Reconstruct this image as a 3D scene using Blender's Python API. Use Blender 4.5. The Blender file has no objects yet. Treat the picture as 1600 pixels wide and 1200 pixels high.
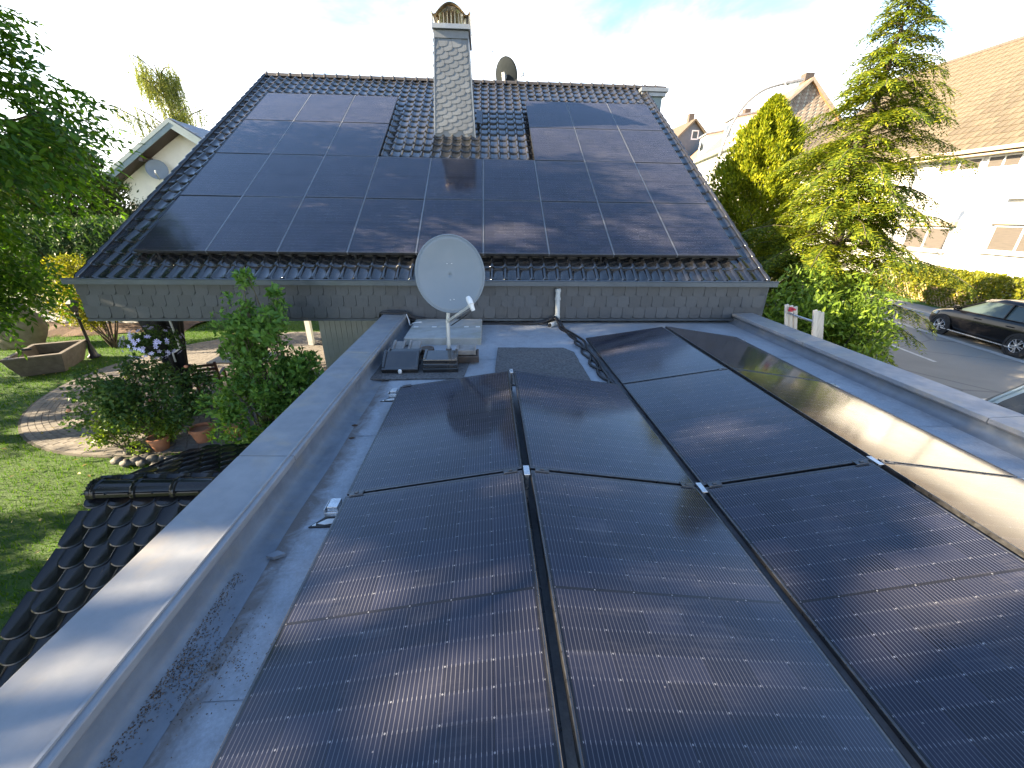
import bpy, math, random
import numpy as np
from mathutils import Vector, Matrix, Euler

random.seed(7)
rng = np.random.default_rng(7)
R = math.radians
scene = bpy.context.scene
col = scene.collection

# ------------------------------------------------------------------ camera
CAM_H = 1.6612
FPX, YAW, PITCH, ROLL = 622.28, 0.0635, 0.4038, 0.0149
cd = bpy.data.cameras.new('camera')
cam = bpy.data.objects.new('camera', cd)
col.objects.link(cam)
cd.sensor_fit = 'HORIZONTAL'
cd.sensor_width = 36.0
cd.lens = 36.0 * FPX / 1600.0
cd.clip_start = 0.05
cd.clip_end = 2000
fwd = Vector((math.sin(YAW) * math.cos(PITCH), math.cos(YAW) * math.cos(PITCH), -math.sin(PITCH)))
rt0 = Vector((math.cos(YAW), -math.sin(YAW), 0))
up0 = rt0.cross(fwd)
rt = rt0 * math.cos(ROLL) + up0 * math.sin(ROLL)
up = up0 * math.cos(ROLL) - rt0 * math.sin(ROLL)
M = Matrix.Identity(4)
for i in range(3):
    M[i][0], M[i][1], M[i][2] = rt[i], up[i], -fwd[i]
M.translation = Vector((0, 0, CAM_H))
cam.matrix_world = M
scene.camera = cam

# ------------------------------------------------------------------ light
SUN_EL, SUN_AZ = R(23.0), math.atan2(-0.992, -0.129)       # azimuth of the sun, from +Y towards +X
sun_pos = Vector((math.sin(SUN_AZ) * math.cos(SUN_EL), math.cos(SUN_AZ) * math.cos(SUN_EL), math.sin(SUN_EL)))
sl = bpy.data.lights.new('sun', 'SUN')
sl.energy = 5.0
sl.angle = R(0.55)
sl.color = (1.0, 0.81, 0.55)
so = bpy.data.objects.new('sun', sl)
so.rotation_euler = (-sun_pos).to_track_quat('-Z', 'Y').to_euler()
so.location = sun_pos * 60
col.objects.link(so)

world = bpy.data.worlds.new('World')
scene.world = world
world.use_nodes = True
wn, wl = world.node_tree.nodes, world.node_tree.links
wn.clear()
w_out = wn.new('ShaderNodeOutputWorld')
w_bg = wn.new('ShaderNodeBackground')
w_sky = wn.new('ShaderNodeTexSky')
w_sky.sky_type = 'NISHITA'
w_sky.sun_disc = False
w_sky.sun_elevation = SUN_EL
w_sky.sun_rotation = SUN_AZ
w_sky.air_density = 1.0
w_sky.dust_density = 0.4
w_sky.ozone_density = 2.5
w_tc = wn.new('ShaderNodeTexCoord')
w_sep = wn.new('ShaderNodeSeparateXYZ')
wl.new(w_tc.outputs['Generated'], w_sep.inputs[0])
w_add = wn.new('ShaderNodeMath'); w_add.operation = 'ADD'; w_add.inputs[1].default_value = 0.12
wl.new(w_sep.outputs['Z'], w_add.inputs[0])
w_max = wn.new('ShaderNodeMath'); w_max.operation = 'MAXIMUM'; w_max.inputs[1].default_value = 0.05
wl.new(w_add.outputs[0], w_max.inputs[0])
w_div = wn.new('ShaderNodeVectorMath'); w_div.operation = 'DIVIDE'
w_cmb = wn.new('ShaderNodeCombineXYZ')
for k in range(3):
    wl.new(w_max.outputs[0], w_cmb.inputs[k])
wl.new(w_tc.outputs['Generated'], w_div.inputs[0])
wl.new(w_cmb.outputs[0], w_div.inputs[1])
w_noi = wn.new('ShaderNodeTexNoise')
w_noi.inputs['Scale'].default_value = 0.75
w_noi.inputs['Detail'].default_value = 7
w_noi.inputs['Roughness'].default_value = 0.58
w_noi.inputs['Distortion'].default_value = 0.4
wl.new(w_div.outputs[0], w_noi.inputs['Vector'])
# thin high cloud: thick towards the horizon, broken up overhead
w_el = wn.new('ShaderNodeMapRange')
w_el.inputs['From Min'].default_value = 0.10
w_el.inputs['From Max'].default_value = 0.41
w_el.inputs['To Min'].default_value = 0.46
w_el.inputs['To Max'].default_value = -0.14
wl.new(w_sep.outputs['Z'], w_el.inputs['Value'])
w_sum = wn.new('ShaderNodeMath'); w_sum.operation = 'ADD'
wl.new(w_noi.outputs['Fac'], w_sum.inputs[0])
wl.new(w_el.outputs[0], w_sum.inputs[1])
w_rmp = wn.new('ShaderNodeMapRange')
w_rmp.interpolation_type = 'SMOOTHSTEP'
w_rmp.inputs['From Min'].default_value = 0.50
w_rmp.inputs['From Max'].default_value = 0.86
w_rmp.inputs['To Max'].default_value = 0.93
wl.new(w_sum.outputs[0], w_rmp.inputs['Value'])
w_mix = wn.new('ShaderNodeMix'); w_mix.data_type = 'RGBA'
wl.new(w_rmp.outputs[0], w_mix.inputs['Factor'])
wl.new(w_sky.outputs[0], w_mix.inputs['A'])
w_mix.inputs['B'].default_value = (7.2, 7.3, 7.3, 1)
wl.new(w_mix.outputs['Result'], w_bg.inputs['Color'])
w_bg.inputs['Strength'].default_value = 0.075
wl.new(w_bg.outputs[0], w_out.inputs[0])

scene.view_settings.view_transform = 'Standard'
scene.view_settings.look = 'None'
scene.view_settings.exposure = 2.75
scene.view_settings.gamma = 1
scene.view_settings.use_curve_mapping = False
scene.render.engine = 'CYCLES'
scene.cycles.max_bounces = 7
scene.cycles.diffuse_bounces = 3
scene.cycles.glossy_bounces = 4
scene.cycles.transmission_bounces = 4
scene.cycles.transparent_max_bounces = 8
scene.cycles.use_denoising = True
scene.cycles.sample_clamp_indirect = 8

# ------------------------------------------------------------------ helpers
OFF = {}

def offs(o):
    return OFF.get(o.name, Vector((0, 0, 0))) if o else Vector((0, 0, 0))

def tag(o, label=None, cat=None, group=None, kind=None):
    if label: o['label'] = label
    if cat: o['category'] = cat
    if group: o['group'] = group
    if kind: o['kind'] = kind
    return o

def thing(name, label, cat, loc=(0, 0, 0), group=None, local=False, rot=(0, 0, 0)):
    o = bpy.data.objects.new(name, None)
    o.empty_display_size = 0.2
    o.location = loc
    o.rotation_euler = rot
    col.objects.link(o)
    OFF[o.name] = Vector((0, 0, 0)) if local else Vector(loc)
    return tag(o, label, cat, group)

def link(name, me, parent=None, loc=(0, 0, 0), rot=(0, 0, 0), scale=(1, 1, 1), matrix=None):
    o = bpy.data.objects.new(name, me)
    col.objects.link(o)
    of = offs(parent)
    if parent:
        o.parent = parent
    if matrix is not None:
        m = matrix.copy()
        m.translation = m.translation - of
        o.matrix_basis = m
    else:
        o.location = Vector(loc) - (of if tuple(loc) != (0, 0, 0) else Vector((0, 0, 0)))
        o.rotation_euler = rot
        o.scale = scale
    OFF[o.name] = of
    return o

class MB:
    def __init__(s):
        s.v, s.f = [], []
    def add(s, vs, fs):
        n = len(s.v)
        s.v += [tuple(p) for p in vs]
        s.f += [tuple(i + n for i in f) for f in fs]
        return s
    def hexa(s, p):
        return s.add(p, [(0, 3, 2, 1), (4, 5, 6, 7), (0, 1, 5, 4), (1, 2, 6, 5), (2, 3, 7, 6), (3, 0, 4, 7)])
    def box(s, x0, x1, y0, y1, z0, z1):
        return s.hexa([(x0, y0, z0), (x1, y0, z0), (x1, y1, z0), (x0, y1, z0), (x0, y0, z1), (x1, y0, z1), (x1, y1, z1), (x0, y1, z1)])
    def bar(s, a, b, w, h, upv=(0, 0, 1)):
        a, b = Vector(a), Vector(b)
        d = (b - a).normalized()
        u = Vector(upv)
        if abs(d.dot(u)) > 0.98: u = Vector((0, 1, 0))
        r = d.cross(u).normalized()
        u = r.cross(d)
        r, u = r * w / 2, u * h / 2
        return s.hexa([a - r - u, a + r - u, b + r - u, b - r - u, a - r + u, a + r + u, b + r + u, b - r + u])
    def tube(s, pts, r, n=8, cap=True):
        pts = [Vector(p) for p in pts]
        rs = r if isinstance(r, (list, tuple)) else [r] * len(pts)
        vs, fs = [], []
        prev = None
        for i, p in enumerate(pts):
            d = (pts[min(i + 1, len(pts) - 1)] - pts[max(i - 1, 0)])
            if d.length < 1e-9: d = Vector((0, 0, 1))
            d.normalize()
            if prev is None:
                u = Vector((0, 0, 1)) if abs(d.z) < 0.9 else Vector((1, 0, 0))
            else:
                u = prev
            x = d.cross(u).normalized()
            y = x.cross(d).normalized()
            prev = y
            for k in range(n):
                a = 2 * math.pi * k / n
                vs.append(p + (x * math.cos(a) + y * math.sin(a)) * rs[i])
        for i in range(len(pts) - 1):
            for k in range(n):
                a, b = i * n + k, i * n + (k + 1) % n
                fs.append((a, b, b + n, a + n))
        if cap:
            fs.append(tuple(range(n - 1, -1, -1)))
            fs.append(tuple(range((len(pts) - 1) * n, len(pts) * n)))
        return s.add(vs, fs)
    def lathe(s, prof, c=(0, 0, 0), n=20, axis='z'):
        vs, fs = [], []
        for (r, z) in prof:
            for k in range(n):
                a = 2 * math.pi * k / n
                x, y = r * math.cos(a), r * math.sin(a)
                p = (x, y, z) if axis == 'z' else ((z, x, y) if axis == 'x' else (y, z, x))
                vs.append((p[0] + c[0], p[1] + c[1], p[2] + c[2]))
        for i in range(len(prof) - 1):
            for k in range(n):
                a, b = i * n + k, i * n + (k + 1) % n
                fs.append((a, b, b + n, a + n))
        return s.add(vs, fs)
    def prism(s, poly, axis, a0, a1):
        n = len(poly)
        def P(p, a):
            if axis == 'x': return (a, p[0], p[1])
            if axis == 'y': return (p[0], a, p[1])
            return (p[0], p[1], a)
        vs = [P(p, a0) for p in poly] + [P(p, a1) for p in poly]
        fs = [tuple(range(n - 1, -1, -1)), tuple(range(n, 2 * n))]
        for i in range(n):
            j = (i + 1) % n
            fs.append((i, j, j + n, i + n))
        return s.add(vs, fs)
    def sheet(s, rows, thick=None):
        nr, nc = len(rows), len(rows[0])
        vs = [p for r in rows for p in r]
        fs = [(i * nc + j, i * nc + j + 1, (i + 1) * nc + j + 1, (i + 1) * nc + j) for i in range(nr - 1) for j in range(nc - 1)]
        return s.add(vs, fs)
    def mesh(s, name, mat, smooth=False, off=None, fixn=True):
        me = bpy.data.meshes.new(name)
        v = s.v
        if off is not None and off.length > 0:
            v = [(p[0] - off.x, p[1] - off.y, p[2] - off.z) for p in v]
        me.from_pydata(v, [], s.f)
        if fixn:
            import bmesh
            bm = bmesh.new(); bm.from_mesh(me)
            if smooth == 'all': bmesh.ops.remove_doubles(bm, verts=bm.verts, dist=1e-5)
            bmesh.ops.recalc_face_normals(bm, faces=bm.faces)
            bm.to_mesh(me); bm.free()
        if mat: me.materials.append(mat)
        if smooth:
            me.polygons.foreach_set('use_smooth', [True] * len(me.polygons))
            if smooth != 'all':
                me.set_sharp_from_angle(angle=R(38))
        me.update()
        return me
    def build(s, name, mat, parent=None, smooth=False, bevel=0, origin=None, fixn=True):
        of = Vector(origin) if (parent is None and origin is not None) else offs(parent)
        me = s.mesh(name, mat, smooth, of, fixn)
        o = bpy.data.objects.new(name, me)
        col.objects.link(o)
        if parent: o.parent = parent
        elif origin is not None: o.location = origin
        OFF[o.name] = of
        if bevel:
            b = o.modifiers.new('bevel', 'BEVEL')
            b.width = bevel; b.segments = 2; b.limit_method = 'ANGLE'; b.angle_limit = R(40)
        return o

# ------------------------------------------------------------------ materials
def nodes(name):
    m = bpy.data.materials.new(name)
    m.use_nodes = True
    nt = m.node_tree
    return m, nt.nodes, nt.links, nt.nodes['Principled BSDF']

def mth(n, l, op, a, b=None, c=None, clamp=False):
    x = n.new('ShaderNodeMath'); x.operation = op; x.use_clamp = clamp
    for i, q in enumerate((a, b, c)):
        if q is None: continue
        if isinstance(q, (int, float)): x.inputs[i].default_value = q
        else: l.new(q, x.inputs[i])
    return x.outputs[0]

def mixc(n, l, fac, a, b, blend='MIX'):
    x = n.new('ShaderNodeMix'); x.data_type = 'RGBA'; x.blend_type = blend
    for key, q in (('Factor', fac), ('A', a), ('B', b)):
        if isinstance(q, (int, float)): x.inputs[key].default_value = q
        elif isinstance(q, tuple): x.inputs[key].default_value = (*q[:3], 1)
        else: l.new(q, x.inputs[key])
    return x.outputs['Result']

def noise(n, l, vec, scale, detail=5, rough=0.55, dist=0.0):
    x = n.new('ShaderNodeTexNoise')
    x.inputs['Scale'].default_value = scale
    x.inputs['Detail'].default_value = detail
    x.inputs['Roughness'].default_value = rough
    x.inputs['Distortion'].default_value = dist
    if vec is not None: l.new(vec, x.inputs['Vector'])
    return x.outputs['Fac']

def rng_map(n, l, v, a, b, c=0.0, d=1.0):
    x = n.new('ShaderNodeMapRange')
    x.inputs['From Min'].default_value = a; x.inputs['From Max'].default_value = b
    x.inputs['To Min'].default_value = c; x.inputs['To Max'].default_value = d
    l.new(v, x.inputs['Value'])
    return x.outputs[0]

def bump(n, l, bsdf, h, strength=0.3, dist=0.01):
    b = n.new('ShaderNodeBump')
    b.inputs['Strength'].default_value = strength
    b.inputs['Distance'].default_value = dist
    l.new(h, b.inputs['Height'])
    l.new(b.outputs[0], bsdf.inputs['Normal'])

def mat(name, c1, c2=None, rough=0.6, metal=0.0, scale=6.0, var=0.12, bscale=40.0, bstr=0.15, bdist=0.004, spec=0.5, stain=None, stretch=None, rvar=0.12, coat=0):
    m, n, l, b = nodes(name)
    tc = n.new('ShaderNodeTexCoord').outputs['Object']
    if stretch:
        mp = n.new('ShaderNodeMapping'); mp.inputs['Scale'].default_value = stretch
        l.new(tc, mp.inputs[0]); tc = mp.outputs[0]
    c2 = c2 or tuple(x * 0.72 for x in c1)
    f = rng_map(n, l, noise(n, l, tc, scale, 7, 0.62), 0.32, 0.68)
    c = mixc(n, l, f, c1, c2)
    if stain:
        sf = rng_map(n, l, noise(n, l, tc, stain[1], 5, 0.6, 0.6), 0.52, 0.74, 0, stain[2])
        c = mixc(n, l, sf, c, stain[0])
    if var:
        oi = n.new('ShaderNodeObjectInfo')
        v = rng_map(n, l, oi.outputs['Random'], 0, 1, 1 - var, 1 + var)
        h = n.new('ShaderNodeHueSaturation'); l.new(v, h.inputs['Value']); l.new(c, h.inputs['Color']); c = h.outputs[0]
    l.new(c, b.inputs['Base Color'])
    rr = rng_map(n, l, noise(n, l, tc, scale * 1.7, 4), 0.3, 0.7, max(0.02, rough - rvar), min(1, rough + rvar))
    l.new(rr, b.inputs['Roughness'])
    b.inputs['Metallic'].default_value = metal
    b.inputs['Specular IOR Level'].default_value = spec
    b.inputs['Coat Weight'].default_value = coat
    if bstr: bump(n, l, b, noise(n, l, tc, bscale, 5), bstr, bdist)
    return m

def leaf_mat(name, dark, mid, light, trans=0.35, rough=0.45, tcol=None, spec=0.2):
    m, n, l, b = nodes(name)
    a = n.new('ShaderNodeAttribute'); a.attribute_name = 'rnd'
    cr = n.new('ShaderNodeValToRGB')
    e = cr.color_ramp.elements
    e[0].position = 0.0; e[0].color = (*dark, 1)
    e[1].position = 1.0; e[1].color = (*light, 1)
    k = e.new(0.55); k.color = (*mid, 1)
    l.new(a.outputs['Fac'], cr.inputs[0])
    l.new(cr.outputs[0], b.inputs['Base Color'])
    b.inputs['Roughness'].default_value = rough
    b.inputs['Specular IOR Level'].default_value = spec
    t = n.new('ShaderNodeBsdfTranslucent')
    tc = tcol or (1.25, 1.3, 0.5)
    c2 = mixc(n, l, 1.0, cr.outputs[0], tc, 'MULTIPLY')
    l.new(c2, t.inputs[0])
    mx = n.new('ShaderNodeMixShader'); mx.inputs[0].default_value = trans
    l.new(b.outputs[0], mx.inputs[1]); l.new(t.outputs[0], mx.inputs[2])
    l.new(mx.outputs[0], n['Material Output'].inputs[0])
    return m

PW, PL = 1.134, 1.722          # solar panel size

def pv_mat():
    m, n, l, b = nodes('solar_glass')
    tc = n.new('ShaderNodeTexCoord').outputs['Object']
    s = n.new('ShaderNodeSeparateXYZ'); l.new(tc, s.inputs[0])
    x, y = s.outputs['X'], s.outputs['Y']
    cw, ch = (PW - 0.04) / 6, (PL - 0.05) / 18
    u = mth(n, l, 'DIVIDE', mth(n, l, 'SUBTRACT', x, 0.02), cw)
    v = mth(n, l, 'DIVIDE', mth(n, l, 'SUBTRACT', y, 0.025), ch)
    def edge(t, size, w):        # 1 within w metres of an integer line
        d = mth(n, l, 'PINGPONG', t, 0.5)
        return mth(n, l, 'LESS_THAN', mth(n, l, 'MULTIPLY', d, size), w)
    def soft(t, size, w):
        d = mth(n, l, 'MULTIPLY', mth(n, l, 'PINGPONG', t, 0.5), size)
        return rng_map(n, l, d, w * 0.5, w * 1.5, 1, 0)
    ub = mth(n, l, 'MULTIPLY', u, 11)
    bus = mth(n, l, 'SUBTRACT', 1, 0)
    bus = soft(mth(n, l, 'ADD', ub, 0.5), cw / 11, 0.0011)
    rowgap = edge(v, ch, 0.0055)
    colgap = edge(u, cw, 0.0016)
    dia = mth(n, l, 'LESS_THAN', mth(n, l, 'ADD', mth(n, l, 'MULTIPLY', mth(n, l, 'PINGPONG', u, 0.5), cw), mth(n, l, 'MULTIPLY', mth(n, l, 'PINGPONG', v, 0.5), ch)), 0.004)
    mid = mth(n, l, 'LESS_THAN', mth(n, l, 'ABSOLUTE', mth(n, l, 'SUBTRACT', y, PL / 2)), 0.007)
    inx = mth(n, l, 'MULTIPLY', mth(n, l, 'GREATER_THAN', x, 0.02), mth(n, l, 'LESS_THAN', x, PW - 0.02))
    iny = mth(n, l, 'MULTIPLY', mth(n, l, 'GREATER_THAN', y, 0.025), mth(n, l, 'LESS_THAN', y, PL - 0.025))
    ins = mth(n, l, 'MULTIPLY', inx, iny)
    notmid = mth(n, l, 'SUBTRACT', 1, mid)
    # per cell tone
    fl = n.new('ShaderNodeCombineXYZ')
    l.new(mth(n, l, 'FLOOR', u), fl.inputs[0]); l.new(mth(n, l, 'FLOOR', v), fl.inputs[1])
    oi = n.new('ShaderNodeObjectInfo'); l.new(oi.outputs['Random'], fl.inputs[2])
    wnz = n.new('ShaderNodeTexWhiteNoise'); l.new(fl.outputs[0], wnz.inputs['Vector'])
    cell = mixc(n, l, wnz.outputs['Value'], (0.0040, 0.0052, 0.0135), (0.0105, 0.0125, 0.027))
    c = mixc(n, l, mth(n, l, 'MULTIPLY', ins, notmid), (0.006, 0.006, 0.007), cell)
    c = mixc(n, l, mth(n, l, 'MULTIPLY', colgap, 0.8), c, (0.004, 0.004, 0.005))
    amt = mth(n, l, 'ADD', 0.25, mth(n, l, 'MULTIPLY', rowgap, 0.30))
    bf = mth(n, l, 'MULTIPLY', mth(n, l, 'MULTIPLY', bus, ins), mth(n, l, 'MULTIPLY', amt, notmid))
    c = mixc(n, l, bf, c, (0.30, 0.30, 0.32))
    c = mixc(n, l, mth(n, l, 'MULTIPLY', mth(n, l, 'MULTIPLY', dia, ins), 0.45), c, (0.40, 0.41, 0.44))
    # dust film, water marks and specks, different on every panel
    mp = n.new('ShaderNodeVectorMath'); mp.operation = 'ADD'
    sc = n.new('ShaderNodeVectorMath'); sc.operation = 'SCALE'
    sc.inputs[0].default_value = (37, 17, 11); l.new(oi.outputs['Random'], sc.inputs['Scale'])
    l.new(tc, mp.inputs[0]); l.new(sc.outputs[0], mp.inputs[1])
    n1 = noise(n, l, mp.outputs[0], 2.2, 6, 0.6, 0.5)
    n2 = noise(n, l, mp.outputs[0], 22, 5, 0.7)
    dust = rng_map(n, l, mth(n, l, 'ADD', n1, mth(n, l, 'MULTIPLY', n2, 0.35)), 0.45, 0.95, 0.010, 0.030)
    vo = n.new('ShaderNodeTexVoronoi'); vo.inputs['Scale'].default_value = 26; l.new(mp.outputs[0], vo.inputs['Vector'])
    st = n.new('ShaderNodeMapping'); st.inputs['Scale'].default_value = (2.0, 26, 1); l.new(mp.outputs[0], st.inputs[0])
    drip = rng_map(n, l, mth(n, l, 'MULTIPLY', noise(n, l, st.outputs[0], 1.0, 4, 0.6), n1), 0.30, 0.46, 0, 0.05)
    edge_d = mth(n, l, 'MULTIPLY', rng_map(n, l, mth(n, l, 'MINIMUM', y, mth(n, l, 'SUBTRACT', PL, y)), 0.012, 0.06, 0.10, 0), n2)
    dust = mth(n, l, 'ADD', dust, mth(n, l, 'ADD', drip, edge_d))
    spk = mth(n, l, 'MULTIPLY', mth(n, l, 'LESS_THAN', vo.outputs['Distance'], 0.085), rng_map(n, l, n2, 0.55, 0.6, 0, 0.4))
    c = mixc(n, l, mth(n, l, 'MAXIMUM', dust, spk), c, (0.46, 0.42, 0.40))
    l.new(c, b.inputs['Base Color'])
    rr = rng_map(n, l, n1, 0.3, 0.75, 0.085, 0.15)
    l.new(rr, b.inputs['Roughness'])
    b.inputs['IOR'].default_value = 1.48
    b.inputs['Specular IOR Level'].default_value = 0.5
    b.inputs['Specular Tint'].default_value = (0.86, 0.92, 1.0, 1)
    bump(n, l, b, noise(n, l, mp.outputs[0], 1.3, 1), 0.05, 0.02)
    return m

def membrane_mat():
    m, n, l, b = nodes('roof_membrane')
    tc = n.new('ShaderNodeTexCoord').outputs['Object']
    f = rng_map(n, l, noise(n, l, tc, 2.2, 8, 0.66, 0.5), 0.3, 0.7)
    c = mixc(n, l, f, (0.22, 0.25, 0.29), (0.335, 0.365, 0.405))
    g = rng_map(n, l, noise(n, l, tc, 60, 4, 0.7), 0.35, 0.65)
    c = mixc(n, l, mth(n, l, 'MULTIPLY', g, 0.35), c, (0.12, 0.125, 0.13))
    blot = rng_map(n, l, noise(n, l, tc, 9, 8, 0.75, 0.4), 0.5, 0.66, 0, 0.4)
    c = mixc(n, l, blot, c, (0.15, 0.15, 0.15))
    d = rng_map(n, l, noise(n, l, tc, 1.3, 6, 0.7, 1.2), 0.58, 0.76, 0, 0.45)
    c = mixc(n, l, d, c, (0.13, 0.095, 0.075))
    # dark moss and washed-up dirt along the foot of the upstand
    sp = n.new('ShaderNodeSeparateXYZ'); l.new(tc, sp.inputs[0])
    foot = rng_map(n, l, sp.outputs['X'], -2.72, -2.28, 1, 0)     # local x of the left upstand
    dd = rng_map(n, l, mth(n, l, 'MULTIPLY', mth(n, l, 'ADD', noise(n, l, tc, 5, 6, 0.7, 0.8), 0.18), foot), 0.34, 0.56, 0, 0.8)
    c = mixc(n, l, dd, c, (0.085, 0.062, 0.046))
    l.new(c, b.inputs['Base Color'])
    l.new(rng_map(n, l, f, 0, 1, 0.42, 0.62), b.inputs['Roughness'])
    bump(n, l, b, mth(n, l, 'ADD', noise(n, l, tc, 7, 6), mth(n, l, 'MULTIPLY', g, 0.12)), 0.35, 0.012)
    return m

def grass_ground():
    m, n, l, b = nodes('lawn_ground')
    tc = n.new('ShaderNodeTexCoord').outputs['Object']
    f = rng_map(n, l, noise(n, l, tc, 0.8, 6, 0.6), 0.3, 0.7)
    c = mixc(n, l, f, (0.030, 0.075, 0.006), (0.05, 0.11, 0.008))
    g = rng_map(n, l, noise(n, l, tc, 14, 6, 0.7), 0.3, 0.7)
    c = mixc(n, l, mth(n, l, 'MULTIPLY', g, 0.5), c, (0.018, 0.045, 0.006))
    l.new(c, b.inputs['Base Color']); b.inputs['Roughness'].default_value = 0.9
    bump(n, l, b, noise(n, l, tc, 40, 5), 0.8, 0.03)
    return m

def asphalt():
    m, n, l, b = nodes('asphalt')
    tc = n.new('ShaderNodeTexCoord').outputs['Object']
    f = rng_map(n, l, noise(n, l, tc, 0.5, 6, 0.6, 0.6), 0.3, 0.7)
    c = mixc(n, l, f, (0.15, 0.142, 0.126), (0.20, 0.19, 0.168))
    g = noise(n, l, tc, 90, 4, 0.7)
    c = mixc(n, l, rng_map(n, l, g, 0.35, 0.7, 0, 0.5), c, (0.26, 0.245, 0.22))
    vo = n.new('ShaderNodeTexVoronoi'); vo.feature = 'DISTANCE_TO_EDGE'; vo.inputs['Scale'].default_value = 0.35; l.new(tc, vo.inputs['Vector'])
    c = mixc(n, l, rng_map(n, l, vo.outputs['Distance'], 0.0, 0.012, 0.6, 0), c, (0.05, 0.05, 0.05))
    l.new(c, b.inputs['Base Color']); b.inputs['Roughness'].default_value = 0.85
    bump(n, l, b, g, 0.4, 0.006)
    return m

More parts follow.
